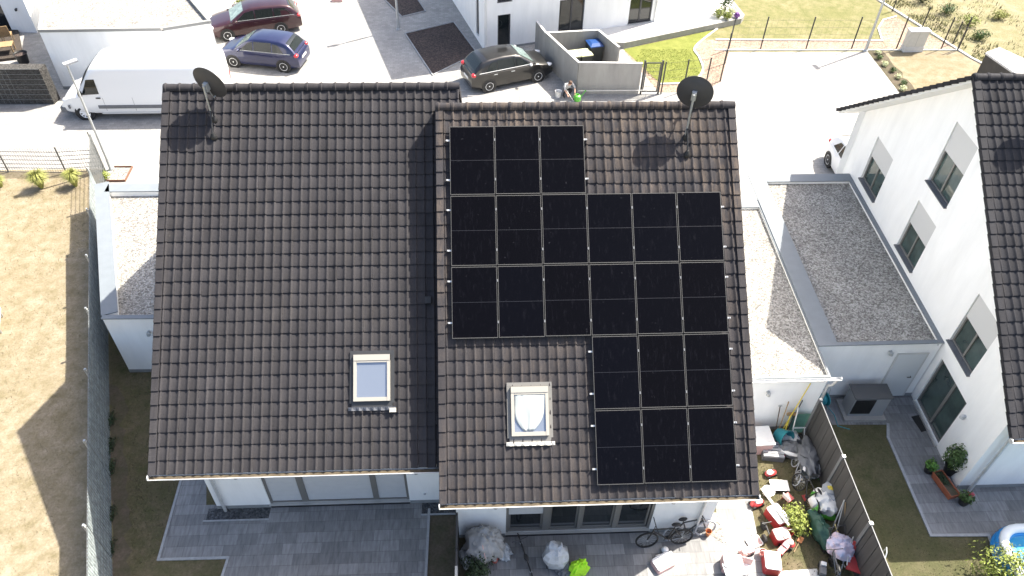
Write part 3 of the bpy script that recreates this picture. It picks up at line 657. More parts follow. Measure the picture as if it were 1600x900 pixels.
# ------------------------------------------------------------------ flat-roofed garages
def flat_garage(label, poly, h, wt, caps, lip=.16, name='garage', cat='garage', wmat=WALL, capmat=ZCAP, ct=.035):
    """poly: outline; caps: per edge parapet cap width (0 = none); the gravel lies `lip` below the top"""
    cx = sum(p[0] for p in poly)/len(poly); cy = sum(p[1] for p in poly)/len(poly)
    poly = ccw(poly); t = thing(name, label, cat, (cx,cy,0))
    n = len(poly); mb = MB(); mb.prism(poly, 0, h-lip-.006); mb.build('wall', wmat, t, world=True)
    g = MB(); g.poly([(p[0],p[1],h-lip) for p in poly]); g.build('gravel_roof', GRAVEL, t, world=True)
    c = MB(); u = MB()
    for i in range(n):
        wd = caps[i]
        if not wd: continue
        a, b = Vector((*poly[i],0)), Vector((*poly[(i+1)%n],0)); d = (b-a).normalized(); inn = Vector((-d.y,d.x,0))
        ext0 = .03 if caps[i-1] else 0
        a2 = a-d*.03; b2 = b+d*.03
        q = [a2-inn*.03, b2-inn*.03, b2+inn*wd, a2+inn*wd]
        # cut this cap where the next edge's cap begins
        if caps[(i+1)%n]: q[1] -= d*(caps[(i+1)%n]+.032); q[2] -= d*(caps[(i+1)%n]+.032)
        c.prism([(p.x,p.y) for p in q], h-ct, h)
        nn = 2
        w_ = [a, b, b+inn*(wd-.03), a+inn*(wd-.03)]
        if caps[(i+1)%n]: w_[1] = w_[1]-d*(caps[(i+1)%n]+.005); w_[2] = w_[2]-d*(caps[(i+1)%n]+.005)
        u.prism([(p.x,p.y) for p in w_], h-lip-.004, h-ct-.001)
    u.build('parapet', wmat, t, world=True); c.build('parapet_cap', capmat, t, world=True)
    pm = MB(); pm.prism([((p[0]-cx)*1.004+cx,(p[1]-cy)*1.004+cy) for p in poly], 0, .15); pm.build('plinth', PLINTH, t, world=True)
    return t
GL = flat_garage('white garage with gravel roof and bent grey parapet beside the left boundary fence', [(-10.55,-.75),(-6.70,-.80),(-6.70,5.85),(-12.95,5.85)], 2.55, .2, [.12,0,.42,.44], .24)
wall_lamp(GL, (-9.35,-.78,1.95))
GR = flat_garage('white garage with sunlit gravel roof attached to the panel-covered house', [(6.90,-3.55),(10.62,-3.55),(10.72,4.5),(6.90,4.5)], 2.55, .2, [.05,.02,.40,0], .12)
gm = gutter(6.95, 10.95, -3.62, 2.50, -1, .06); gm.shift(GR.location); gm.build('gutter', ZINC, GR, smooth=40)
mb = MB(); mb.tube([(10.85,-3.62,2.44),(10.8,-3.6,2.2),(10.74,-3.5,2.05),(10.74,-3.5,0)], .045, 10); mb.shift(GR.location); mb.build('downpipe', ZINC, GR, smooth=40)
wall_lamp(GR, (9.0,-3.55,1.9))
GN = flat_garage('white garage with gravel roof attached to the right-hand neighbour house', [(10.69,-2.42),(14.44,-2.40),(14.60,5.95),(10.80,5.95)], 2.59, .2, [.10,.12,.42,.56], .14)
wall_lamp(GN, (12.95,-2.42,2.25))
mb = MB(); mb.box(13.28,14.14,-2.44,-2.415,.06,2.08); d_ = mb.build('door', plain('white_door', (.62,.64,.65), .5), GN, world=True)
mb = MB(); mb.box(13.22,13.28,-2.435,-2.418,.05,2.14); mb.box(14.14,14.2,-2.435,-2.418,.05,2.14); mb.box(13.28,14.14,-2.435,-2.418,2.085,2.14); mb.shift(GN.location); mb.build('door_frame', SHUT_D, d_)
mb = MB(); mb.tube([(14.02,-2.44,1.05),(14.02,-2.49,1.05),(13.9,-2.49,1.05)], .014, 8); mb.shift(GN.location); mb.build('handle', DARKM, d_)

# ------------------------------------------------------------------ right-hand neighbour house
WA = R(1.2); NBX, NBY = 14.47, -5.75
def dd(d): return -2.3+d
wins = [(dd(6.08),dd(7.49),2.98,4.76,.44),(dd(2.61),dd(3.96),5.50,7.60,.46),(dd(2.61),dd(3.93),2.88,4.76,.46),(dd(-1.56),dd(-.22),2.82,4.76,.46)]
pat = (dd(-2.03),dd(-.36),.12,2.15)
NB, wall_N, roof_N = house('white gable house with anthracite window sills and dark tiled roof at the right edge', 13.913, 24.0, .993, 9.384, 9.437, 7.8, (NBX-.07,23.6), .5, TILE_N, NBY, 6.5,
    holes_w=[(a,b,c,d) for a,b,c,d,_ in wins]+[pat], wang=WA, vh=.055)
def NW(u, z, d): return (NBX-.07+d+(u-NBY)*tan(WA), u, z)
for a,b,c,d,k in wins:
    mb = MB(); fw = .06; zc = c+(d-c)*(1-k)
    for u0,u1,z0,z1 in ((a,a+fw,c,d),(b-fw,b,c,d),(a+fw,b-fw,c,c+fw),(a+fw,b-fw,d-fw,d),((a+b)/2-.035,(a+b)/2+.035,c+fw,d-fw)):
        mb.add([NW(u0,z0,.08),NW(u1,z0,.08),NW(u1,z1,.08),NW(u0,z1,.08),NW(u0,z0,.15),NW(u1,z0,.15),NW(u1,z1,.15),NW(u0,z1,.15)],[(0,3,2,1),(4,5,6,7),(0,1,5,4),(1,2,6,5),(2,3,7,6),(3,0,4,7)])
    wn = mb.build('window', GREYFRAME, NB, world=True)
    for u0,u1 in ((a+fw,(a+b)/2-.035),((a+b)/2+.035,b-fw)):
        mb = MB(); mb.add([NW(u0,c+fw,.12),NW(u1,c+fw,.12),NW(u1,d-fw,.12),NW(u0,d-fw,.12)],[(0,3,2,1)]); mb.shift(NB.location); mb.build('pane', GLASS_G, wn)
    mb = MB(); z = zc
    while z < d-.001:
        z1 = min(z+.05,d-.002); mb.add([NW(a+.012,z,.042),NW(b-.012,z,.042),NW(b-.012,z1,.042),NW(a+.012,z1,.042),NW(a+.012,z,.055),NW(b-.012,z,.055),NW(b-.012,z1,.055),NW(a+.012,z1,.055)],[(0,3,2,1),(4,5,6,7),(0,1,5,4),(1,2,6,5),(2,3,7,6),(3,0,4,7)]); z += .051
    mb.shift(NB.location); mb.build('roller_shutter', SHUT_D, wn)
    mb = MB(); z0, z1 = c-.025, c+.005; mb.add([NW(a-.02,z0,-.09),NW(b+.02,z0,-.09),NW(b+.02,z1,-.09),NW(a-.02,z1,-.09),NW(a-.02,z0,.08),NW(b+.02,z0,.08),NW(b+.02,z1+.01,.08),NW(a-.02,z1+.01,.08)],[(0,3,2,1),(4,5,6,7),(0,1,5,4),(1,2,6,5),(2,3,7,6),(3,0,4,7)])
    mb.shift(NB.location); mb.build('sill', GREYP, wn)
a,b,c,d = pat; mb = MB(); fw = .07; md_ = a+(b-a)*.45
for u0,u1,z0,z1 in ((a,a+fw,c,d),(b-fw,b,c,d),(a+fw,b-fw,c,c+fw),(a+fw,b-fw,d-fw,d),(md_-.05,md_+.05,c+fw,d-fw)):
    mb.add([NW(u0,z0,.05),NW(u1,z0,.05),NW(u1,z1,.05),NW(u0,z1,.05),NW(u0,z0,.14),NW(u1,z0,.14),NW(u1,z1,.14),NW(u0,z1,.14)],[(0,3,2,1),(4,5,6,7),(0,1,5,4),(1,2,6,5),(2,3,7,6),(3,0,4,7)])
wn = mb.build('patio_door', GREYFRAME, NB, world=True)
for u0,u1 in ((a+fw,md_-.05),(md_+.05,b-fw)):
    mb = MB(); mb.add([NW(u0,c+fw,.10),NW(u1,c+fw,.10),NW(u1,d-fw,.10),NW(u0,d-fw,.10)],[(0,3,2,1)]); mb.shift(NB.location); mb.build('pane', GLASS_G, wn)
mb = MB(); mb.add([NW(a-.02,.03,-.07),NW(b+.02,.03,-.07),NW(b+.02,.10,-.07),NW(a-.02,.10,-.07),NW(a-.02,.03,.05),NW(b+.02,.03,.05),NW(b+.02,.115,.05),NW(a-.02,.115,.05)],[(0,3,2,1),(4,5,6,7),(0,1,5,4),(1,2,6,5),(2,3,7,6),(3,0,4,7)]); mb.shift(NB.location); mb.build('sill', ALU, wn)
mb = MB(); mb.tube([(14.5,.993-9.437*CA-.07,9.384-9.437*SA-.1),(14.55,-6.3,3.2),(14.68,-5.86,2.85),(14.70,-5.86,0)], .05, 10); mb.build('downpipe', ZINC, NB, smooth=40, world=True)
wall_lamp(NB, NW(dd(-2.25),1.85,0), (-1,0,0), SHUT)
mb = MB(); mb.obox(NW(dd(-2.35)+.0,.45,-.05), (.06,0,0),(0,.35,0),(0,0,.45)) if False else None
# solar panels at the edge of the neighbour's roof, and the dish beyond the frame that shades it
for k in range(3):
    t = copy_tree(proto); s_ = 2.48+k*PH
    t.location = Vector(rp(15.57,.993,9.384,s_,.16)); t['label'] = 'black solar panel on the right-hand neighbour roof at the frame edge, %s of its column' % ('highest','middle','lowest')[k]; t['group'] = 'solar panels on the neighbour roof'
dish('dark satellite dish on the right-hand neighbour roof at the frame edge', rp(15.62,.993,9.384,1.7,.05), 1.25, R(22), R(8), .42)
# lower window and plants are below; house on the far side stays out of frame

# ------------------------------------------------------------------ houses beyond the street
BA = R(16); bo = Vector((1.21,20.5,0))
BH = thing('house', 'white two storey house with tall anthracite windows across the street', 'house', bo, BA)
mb = MB(); BW, BD, BHh = 9.95, 9.0, 6.6
bw = [(.72,1.42,.03,1.86),(.70,1.46,2.56,4.0),(4.10,5.52,.45,2.22),(8.18,9.55,.42,2.30),(4.2,5.5,3.0,4.4)]
facade(mb, lambda u,z,d: (u,d,z), 0, BW, 0, BHh, bw, depth=.16)
lw = [(1.0,1.5,.3,2.6)]
facade(mb, lambda u,z,d: (d,u,z), 0, BD, 0, BHh, lw, depth=.16)
mb.add([(BW,0,0),(BW,BD,0),(BW,BD,BHh),(BW,0,BHh)],[(0,1,2,3)]); mb.add([(0,BD,0),(BW,BD,0),(BW,BD,BHh),(0,BD,BHh)],[(0,3,2,1)])
mb.build('wall', WALL, BH)
mb = MB(); mb.prism([(-.35,-.35),(BW+.35,-.35),(BW+.35,BD+.35),(-.35,BD+.35)], BHh, BHh+.25); mb.build('roof', DARKM, BH)
for a,b,c,d in bw:
    mb = MB(); fw = .07
    cells = [(a,a+fw,c,d),(b-fw,b,c,d),(a+fw,b-fw,c,c+fw),(a+fw,b-fw,d-fw,d)]
    if b-a > 1: cells.append(((a+b)/2-.05,(a+b)/2+.05,c+fw,d-fw))
    for u0,u1,z0,z1 in cells: mb.box(u0,u1,.07,.15,z0,z1)
    wn = mb.build('window', FRAME, BH)
    mb = MB(); mb.box(a+fw*.9,b-fw*.9,.10,.115,c+fw*.9,d-fw*.9); mb.build('pane', GLASS, wn)
    mb = MB(); mb.box(a-.02,b+.02,-.05,.069,c-.03,c+.0); mb.build('sill', GREYP, wn)
a,b,c,d = lw[0]; mb = MB(); mb.box(.07,.15,a,a+.07,c,d); mb.box(.07,.15,b-.07,b,c,d); mb.box(.07,.15,a+.07,b-.07,d-.07,d); mb.box(.07,.15,a+.07,b-.07,c,c+.07); wn = mb.build('window', FRAME, BH)
mb = MB(); mb.box(.10,.115,a+.06,b-.06,c+.06,d-.06); mb.build('pane', GLASS, wn)
for p in ((.10,-.06),(9.75,-.06)):
    mb = MB(); mb.tube([(p[0],p[1],0),(p[0],p[1],6.5)], .045, 10); mb.build('downpipe', WHITE if p[0] < 1 else ZINC, BH, smooth=40)
mb = MB(); mb.box(-.012,4.0,-.014,.01,0,.12); mb.build('plinth', PLINTH, BH)
# terrace of that house
tp = [(8.60,20.72),(15.62,23.55),(15.9,24.0),(15.2,31),(10.5,31),(10.9,23.2),(4.3,21.25)]
mb = MB(); mb.prism(tp, 0, .33); tag(mb.build('terrace', [CONC]), kind='structure')
mb = MB(); mb.poly([(p[0],p[1],.336) for p in ccw([(8.75,20.92),(15.45,23.65),(15.68,24.0),(15.0,31),(10.6,31),(11.0,23.4),(4.6,21.45)])]); tag(mb.build('terrace_paving', plain('terrace_slabs', (.55,.54,.52), .85, var=.05)), kind='structure')

# building at the top left corner
TL = thing('house', 'white house corner with dark glazed opening at the top left', 'house', (-22.5,22.7,0), R(-3))
mb = MB(); facade(mb, lambda u,z,d: (-u,d,z), 0, 14, 0, 6, [(1.3,5.2,.05,2.3)], depth=.2); mb.add([(0,0,0),(0,9,0),(0,9,6),(0,0,6)],[(0,1,2,3)]); mb.add([(0,9,0),(-14,9,0),(-14,9,6),(0,9,6)],[(0,1,2,3)]); mb.build('wall', WALL, TL)
mb = MB(); mb.prism([(.3,-.3),(.3,9.3),(-14.3,9.3),(-14.3,-.3)], 6, 6.2); mb.build('roof', DARKM, TL)
mb = MB(); mb.box(-5.2,-5.12,.1,.18,.05,2.3); mb.box(-1.38,-1.3,.1,.18,.05,2.3); mb.box(-5.12,-1.38,.1,.18,2.2,2.3); mb.box(-3.3,-3.2,.1,.18,.05,2.2); wn = mb.build('window', FRAME, TL)
mb = MB(); mb.box(-5.12,-1.38,.135,.15,.1,2.2); mb.build('pane', GLASS, wn)
wall_lamp(TL, (-.55+0,0,1.3), (0,-1,0), DARKM).location = (0,0,0)
for ch in TL.children:
    if ch.name.startswith('wall_lamp'):
        for v in ch.data.vertices: v.co += TL.location
# deck and objects in front of it
dkp = [at(-30,100),at(38,92),at(24,22),at(-40,40)]
mb = MB(); mb.prism([(p.x,p.y) for p in dkp], .01, .14); tag(mb.build('deck', mat('deck_boards', (.045,.035,.028), .8, var=.3, vscale=2, stretch=(8,1,1))), kind='structure')
def chair(label, loc, rz, m):
    t = thing('garden_chair', label, 'chair', loc, rz)
    mb = MB(); mb.box(-.25,.25,-.25,.25,.40,.45); mb.build('seat', m, t); mb = MB(); mb.obox((0,.27,.72),(.25,0,0),(0,.02,0),(0,.06,.28)); mb.build('backrest', m, t)
    for x,y in ((-.22,-.22),(.22,-.22),(-.22,.22),(.22,.22)): mb = MB(); mb.tube([(x,y,0),(x,y,.4)], .018, 6); mb.build('leg', m, t)
    return t
p = at(15,66,.14); chair('wooden garden chair on the dark deck at the top left', (p.x,p.y,.14), R(200), WOOD)
p = at(8,82,.14); t = thing('garden_table', 'low wooden garden table on the dark deck at the top left', 'table', (p.x,p.y,.14), R(15))
mb = MB(); mb.box(-.5,.5,-.3,.3,.40,.44); mb.build('table_top', WOOD, t)
for x,y in ((-.45,-.25),(.45,-.25),(-.45,.25),(.45,.25)): mb = MB(); mb.box(x-.025,x+.025,y-.025,y+.025,0,.4); mb.build('leg', WOOD, t)
p = at(38,98); t = thing('planter', 'black planter tub beside the gabion wall', 'planter', (p.x,p.y,0)); mb = MB(); mb.lathe((0,0,0),(0,0,1),[(.24,0),(.30,.5),(.33,.52),(.30,.5),(.28,.45)],16,cap=False); mb.build('tub', BLACK, t, smooth=40); mb = MB(); mb.lathe((0,0,.43),(0,0,1),[(0,0),(.28,0)],16); mb.build('soil', MULCH, t)
t = thing('gabion_wall', 'dark stone-filled gabion wall at the left edge in front of the van bay', 'gabion wall', (-22,15.8,0))
mb = MB(); mb.prism([(-30,15.55),(-18.95,15.52),(-18.85,16.0),(-30,16.1)], 0, 1.8); mb.build('stone_fill', STONEG, t, world=True)
mb = MB()
for i in range(46):
    x = -30+i*.245
    mb.bar((x,15.53,.0),(x,15.53,1.8), .012, .012)
for j in range(8): mb.bar((-30,15.528,.02+j*.255),(-18.95,15.500,.02+j*.255), .012, .012)
mb.build('wire_cage', WIRE, t, world=True)
GT = flat_garage('white garage with wide gravel roof behind the white van', [(-19.0,16.88),(-13.5,17.02),(-11.55,17.75),(-15.7,24.5),(-21.4,24.5)], 3.02, .2, [.12,.12,.10,0,.10], .16, capmat=mat('grey_coping', (.25,.25,.24), .6), ct=.13)
p = at(297,93,1.6); mb = MB(); mb.lathe((-12.6,17.33,1.5),(.35,-.93,0),[(0,.04),(.05,.04),(.05,0)],10); mb.shift(GT.location); mb.build('wall_lamp', STEEL, GT)

# ------------------------------------------------------------------ vehicles
def interp(tab, x):
    for (x0,v0),(x1,v1) in zip(tab, tab[1:]):
        if x0 <= x <= x1: return v0+(v1-v0)*(x-x0)/max(1e-9,(x1-x0))
    return tab[0][1] if x < tab[0][0] else tab[-1][1]
def smooth_tab(tab, r=.08):
    return lambda x: (interp(tab,x-r)+2*interp(tab,x)+interp(tab,x+r))/4
def wheel(parent, x, y, r, side, spokes, wd=.21):
    w_ = MB(); w_.lathe((x,y-side*wd*.75,r),(0,side,0),[(r*.62,0),(r*.93,.0),(r,.03),(r,wd-.03),(r*.93,wd),(r*.68,wd+.002),(r*.62,wd-.03)],28)
    o = w_.build('wheel', RUBBER, parent, smooth=35)
    q = MB(); yo = y-side*wd*.75+side*(wd-.012)
    q.lathe((x,yo-side*.05,r),(0,side,0),[(r*.70,.0),(r*.70,.05),(r*.60,.053),(r*.57,.02)],28)
    q.lathe((x,yo-side*.05,r),(0,side,0),[(0,.052),(r*.14,.05),(r*.16,.02)],14)
    for k in range(spokes):
        a = 2*pi*k/spokes+.3; d = Vector((cos(a),0,sin(a))); s = Vector((-sin(a),0,cos(a)))
        q.obox(Vector((x,yo-side*.012,r))+d*r*.37, d*r*.28, s*r*(.52/spokes+.025), Vector((0,.012,0)))
    q.build('rim', RIM, o)
    b = MB(); b.lathe((x,yo-side*.06,r),(0,side,0),[(0,0),(r*.63,0)],24); b.build('brake_disc', BLACK, o)
def car(label, loc, rz, paint, L=4.2, W=1.76, hood=.86, belt=.93, roofz=1.47, top=None, tail=None, wb=2.6, fo=.82, spokes=5, side_glass=None, extra=None, grp=None, wr=.315, screen=(0,0), rear=(0,0)):
    t = thing('parked_car', label, 'car', loc, rz, grp)
    hl, hw = L/2, W/2; xf = hl-fo; xr = xf-wb
    nose = [(-hl,.72),(-hl+.05,.86),(-hl+.18,belt),(screen[0]-.1,belt),(screen[0]+.12,hood+.05),(hl-.55,hood-.06),(hl-.18,hood-.16),(hl-.03,.62),(hl,.50)]
    zt = smooth_tab(nose, .05)
    plan = lambda x: hw*(1-.16*max(0,(abs(x)-hl*.66)/(hl*.34))**2.2)
    body = MB(); nx = 44; ring = []
    for i in range(nx+1):
        u = i/nx; x = -hl+L*(.5-.5*cos(pi*u)) if False else -hl+L*u
        z = zt(x); y = plan(x); zb = .20+.06*max(0,(abs(x)-hl*.8)/(hl*.2)); lowk = .97
        ring.append([(x,-y*.90,zb),(x,-y*lowk,zb+.06),(x,-y,zb+.28),(x,-y*.995,zb+.5 if zb+.5 < z-.08 else z-.1),(x,-y*.955,z-.045),(x,-y*.90,z-.008),(x,-y*.5,z+.018),(x,0,z+.026)])
    vs = []; m = 15
    for r_ in ring:
        vs += r_+[(p[0],-p[1],p[2]) for p in r_[-2::-1]]
    fs = [(i*m+k,i*m+k+1,(i+1)*m+k+1,(i+1)*m+k) for i in range(nx) for k in range(m-1)]
    fs += [(i*m+m-1,i*m,(i+1)*m,(i+1)*m+m-1) for i in range(nx)]
    fs += [tuple(range(m-1,-1,-1)), tuple(range(nx*m,nx*m+m))]
    body.add(vs, fs)
    # greenhouse
    tp_ = smooth_tab(top, .06); x0, x1 = top[0][0], top[-1][0]; ng = 36; gv = []
    wy = lambda z, x: (plan(x)*.925)-(z-belt)*.36*(W/1.76)
    def gp(x): return max(tp_(x), belt-.03)
    for i in range(ng+1):
        x = x0+(x1-x0)*i/ng; z = gp(x); rows_ = []
        zz = [belt-.05, belt+.01, belt+(z-belt)*.5, z-.07 if z-.07 > belt+.02 else belt+(z-belt)*.6, z-.018, z, z+.012]
        r_ = [(x,-wy(zz[0],x),zz[0]),(x,-wy(zz[1],x),zz[1]),(x,-wy(zz[2],x),zz[2]),(x,-wy(zz[3],x),zz[3]),(x,-wy(zz[4],x)+.03,zz[4]),(x,-wy(z,x)*.86,z+.004),(x,0,z+.02)]
        gv += r_+[(p[0],-p[1],p[2]) for p in r_[-2::-1]]
    m = 13; fs = [(i*m+k,i*m+k+1,(i+1)*m+k+1,(i+1)*m+k) for i in range(ng) for k in range(m-1)]+[tuple(range(m-1,-1,-1)),tuple(range(ng*m,ng*m+m))]
    body.add(gv, fs); body.build('body', paint, t, smooth=38)
    # glass
    for sd in (-1,1):
        for pol in side_glass:
            g = MB(); n_ = 6; pts = []
            g.add([(x, sd*(wy(z,x)+.009), z) for x,z in pol], [tuple(range(len(pol))) if sd > 0 else tuple(range(len(pol)-1,-1,-1))]); g.build('side_window', CARGLASS, t)
    for nm,(xa,xb),mt in (('windscreen',screen,CARGLASS2),('rear_window',rear,CARGLASS)):
        g = MB(); n_ = 10; vs = []
        for i in range(n_+1):
            x = xa+(xb-xa)*i/n_; z = gp(x)
            for k in (-.90,-.86,-.45,0,.45,.86,.90): vs.append((x, k*(wy(z,x)-.05), z+.016*(1-k*k)+.014))
        g.add(vs, [(i*7+k,i*7+k+1,(i+1)*7+k+1,(i+1)*7+k) if xa < xb else (i*7+k,(i+1)*7+k,(i+1)*7+k+1,i*7+k+1) for i in range(n_) for k in range(6)]); g.build(nm, mt, t, smooth=60)
    # arches, wheels, lamps, mirrors, trim
    for sd in (-1,1):
        for xx in (xf,xr):
            yy = plan(xx); a = MB(); a.lathe((xx,sd*(yy-.10),wr+.005),(0,sd,0),[(0,.106),(wr+.055,.106),(wr+.055,0)],28); a.build('wheel_arch', BLACK, t)
            wheel(t, xx, sd*(yy-.035), wr, sd, spokes)
        h = MB(); yy = plan(hl-.2); h.blob((hl-.22,sd*(yy-.16),hood-.20),(.20,.15,.075),1,.02); h.build('headlight', LAMPG, t, smooth=60)
        h = MB(); yy = plan(-hl+.1); h.blob((-hl+.13,sd*(yy-.12),belt-.08),(.13,.15,.10),2,.02); h.build('tail_light', RED_L, t, smooth=60)
        mr = MB(); xx = screen[1]*.35+screen[0]*.65; mr.blob((xx-.02,sd*(hw+.06),belt+.07),(.07,.10,.07),3,.05,nu=12,nv=8); mr.bar((xx,sd*(hw-.09),belt+.03),(xx,sd*(hw+.02),belt+.06),.03,.03); mr.build('mirror', extra or paint, t, smooth=50)
        for xx in (-.05,-.95): hn = MB(); hn.box(xx-.09,xx+.09,sd*(plan(xx)*.972)-.02,sd*(plan(xx)*.972)+.02,belt-.145,belt-.115); hn.build('door_handle', STEEL if extra else paint, t)
        s_ = MB(); s_.bar((x0+.25,sd*(wy(belt,0)+.004),belt+.03),(x1-.4,sd*(wy(belt,0)+.004),belt+.03),.014,.02); s_.build('window_trim', STEEL if spokes != 5 else RIM, t)
    pl_ = MB(); pl_.box(-hl-.012,-hl+.02,-.26,.26,.55,.66); pl_.build('number_plate', WHITE, t)
    bp = MB(); bp.box(hl-.06,hl+.012,-.5,.5,.30,.46); bp.build('grille', BLACK, t)
    return t
hatch_top = [(-2.02,.90),(-1.93,1.05),(-1.62,1.36),(-1.25,1.46),(-.5,1.50),(.1,1.475),(.42,1.40),(1.22,.90)]
def hatch_glass(s=0): return [[(-1.42+s,.99),(-.86+s,.97),(-.86+s,1.37),(-1.12+s,1.33)],[(-.80+s,.97),(.10+s,.97),(.10+s,1.39),(-.80+s,1.40)],[(.16+s,.97),(.86+s,.965),(.40+s,1.31),(.16+s,1.37)]]
def place(wr0, wf0, W, wb_, xf_off, away):
    """near-side wheel ground points -> centre and heading of the car"""
    a, b = Vector(wr0), Vector(wf0); h = (b-a).normalized(); n = Vector((-h.y,h.x))*away
    mid = (a+b)/2+n*(W/2-.1); return mid, atan2(h.y,h.x), h
m_, a_, h_ = place((-8.77,18.45),(-11.35,18.99),1.78,2.6,0,-1)
car('dark blue hatchback with ten-spoke wheels parked beside the maroon estate', (m_.x+h_.x*.02,m_.y+h_.y*.02,.004), a_, PAINT_BLUE, 4.25, 1.80, .88, .94, 1.47, hatch_top, None, 2.62, .84, 10, hatch_glass(), screen=(1.12,.42), rear=(-1.93,-1.52), grp=None)
m_, a_, h_ = place((-9.55,22.56),(-12.2,21.78),1.82,2.75,0,-1)
wag_top = [(-2.32,.90),(-2.2,1.08),(-1.9,1.38),(-1.5,1.46),(-.5,1.50),(.1,1.475),(.45,1.39),(1.28,.90)]
car('dark maroon estate car parked by the garage at the top left', (m_.x-h_.x*.05,m_.y-h_.y*.05,.004), a_, PAINT_MAR, 4.8, 1.84, .90, .95, 1.47, wag_top, None, 2.75, .90, 10,
    [[(-1.95,1.0),(-1.05,.98),(-1.05,1.37),(-1.62,1.34)],[(-.99,.98),(-.10,.98),(-.10,1.40),(-.99,1.39)],[(-.04,.98),(.92,.975),(.42,1.32),(-.04,1.39)]], screen=(1.18,.46), rear=(-2.22,-1.86), extra=None)
m_, a_, h_ = place((1.39,16.5),(3.70,17.39),1.78,2.6,0,1)
car('black hatchback with five-spoke wheels parked by the concrete bin enclosure', (m_.x,m_.y,.004), a_, PAINT_BLK, 4.3, 1.84, .95, 1.0, 1.55, [(x,z+.07) for x,z in hatch_top], None, 2.6, .84, 5, [[(x,z+.07) for x,z in q] for q in hatch_glass()], screen=(1.12,.42), rear=(-1.93,-1.52), extra=RIM)
car('white car half hidden behind the right-hand neighbour house', (16.78,8.72,.004), R(-91), PAINT_WHT, 4.2, 1.78, .88, .94, 1.47, hatch_top, None, 2.6, .84, 5, hatch_glass(), screen=(1.12,.42), rear=(-1.93,-1.52))

# white panel van (x forward, nose towards the left of the picture)
V = thing('parked_van', 'white high-roof panel van with dark side trim in front of the garage', 'van', (-14.35,15.12,.004), R(180.5))
L, hw = 7.25, 1.0; hl = L/2
vt = smooth_tab([(-hl,2.50),(-hl+.08,2.62),(-hl+.5,2.70),(hl-2.35,2.70),(hl-2.0,2.62),(hl-1.72,2.38),(hl-1.05,1.42),(hl-.95,1.32),(hl-.35,1.12),(hl-.12,.92),(hl,.55)], .07)
body = MB(); nx = 60; vs = []; m = 17
for i in range(nx+1):
    x = -hl+L*i/nx; z = vt(x); fx = max(0,(x-(hl-1.2))/1.2); y = hw*(1-.20*fx**2.2); zb = .34+.05*fx
    tum = lambda zz: y-(max(0,zz-1.15)*.055)
    z2 = min(1.15,z-.12); z3 = max(z2+.02,z-.32); 
    r_ = [(x,-y*.92,zb),(x,-y*.985,zb+.08),(x,-y,min(.75,z-.3)),(x,-y*.998,z2),(x,-tum(z3),z3),(x,-tum(z)+.05,z-.13),(x,-tum(z)+.17,z-.035),(x,-y*.4,z+.01),(x,0,z+.015)]
    vs += r_+[(p[0],-p[1],p[2]) for p in r_[-2::-1]]
fs = [(i*m+k,i*m+k+1,(i+1)*m+k+1,(i+1)*m+k) for i in range(nx) for k in range(m-1)]+[(i*m+m-1,i*m,(i+1)*m,(i+1)*m+m-1) for i in range(nx)]+[tuple(range(m-1,-1,-1)),tuple(range(nx*m,nx*m+m))]
body.add(vs, fs); body.build('body', PAINT_WHT, V, smooth=40)
ty = lambda z: hw-(max(0,z-1.15)*.055)+.008
for sd in (-1,1):
    g = MB(); pol = [(hl-1.98,1.34),(hl-1.22,1.30),(hl-1.50,1.78),(hl-1.62,2.02),(hl-1.98,2.04)]; g.add([(x,sd*(ty(z)+.003),z) for x,z in pol],[tuple(range(5)) if sd > 0 else tuple(range(4,-1,-1))]); g.build('side_window', CARGLASS, V)
    s_ = MB(); s_.box(-hl+.15,hl-1.75,sd*(hw+.004)-.02,sd*(hw+.004)+.02,.62,.78); s_.box(hl-.5-.0,hl-.42,sd*(hw-.02)-.02,sd*(hw-.02)+.02,.62,.78); s_.build('side_trim', GREYP, V)
    s_ = MB(); s_.box(-hl+.1,hl-1.8,sd*(hw-.02)-.02,sd*(hw-.02)+.025,.335,.43); s_.build('sill_trim', SHUT_D, V)
    for xx,z0,z1 in ((hl-2.06,.50,2.2),(hl-3.35,.50,2.2),(hl-1.12,.5,1.30)): q = MB(); q.box(xx-.005,xx+.005,sd*(hw+.0)-.01,sd*(hw+.0)+.004,z0,1.15); q.build('door_gap', GREYP, V)
    h_ = MB(); h_.box(hl-1.98,hl-1.78,sd*(hw+.01)-.02,sd*(hw+.01)+.02,1.12,1.17); h_.build('door_handle', BLACK, V)
    mr = MB(); mr.blob((hl-1.25,sd*(hw+.17),1.45),(.09,.11,.17),5,.06,nu=12,nv=8); mr.bar((hl-1.25,sd*(hw-.06),1.36),(hl-1.25,sd*(hw+.15),1.40),.05,.05); mr.build('mirror', BLACK, V, smooth=50)
    h_ = MB(); h_.blob((hl-.36,sd*.76,.93),(.20,.14,.13),1,.03); h_.build('headlight', LAMPG, V, smooth=60)
    h_ = MB(); h_.box(-hl-.01,-hl+.05,sd*.93-.06,sd*.93+.06,.9,1.4); h_.build('tail_light', RED_L, V)
    for xx in (hl-1.02,hl-1.02-4.3):
        a = MB(); a.lathe((xx,sd*(hw-.12-(.05 if xx > 0 else 0)),.36),(0,sd,0),[(0,.13),(.43,.13),(.43,0)],28); a.build('wheel_arch', BLACK, V)
        wheel(V, xx, sd*(hw-.04-(.03 if xx > 0 else 0)), .35, sd, 8)
g = MB(); vs = []
for i in range(9):
    x = hl-1.72+.64*i/8; z = vt(x)
    for k in (-.84,-.4,0,.4,.84): vs.append((x,k,z+.028*(1-k*k*.4)+.012))
g.add(vs,[(i*5+k,(i+1)*5+k,(i+1)*5+k+1,i*5+k+1) for i in range(8) for k in range(4)]); g.build('windscreen', CARGLASS2, V, smooth=60)
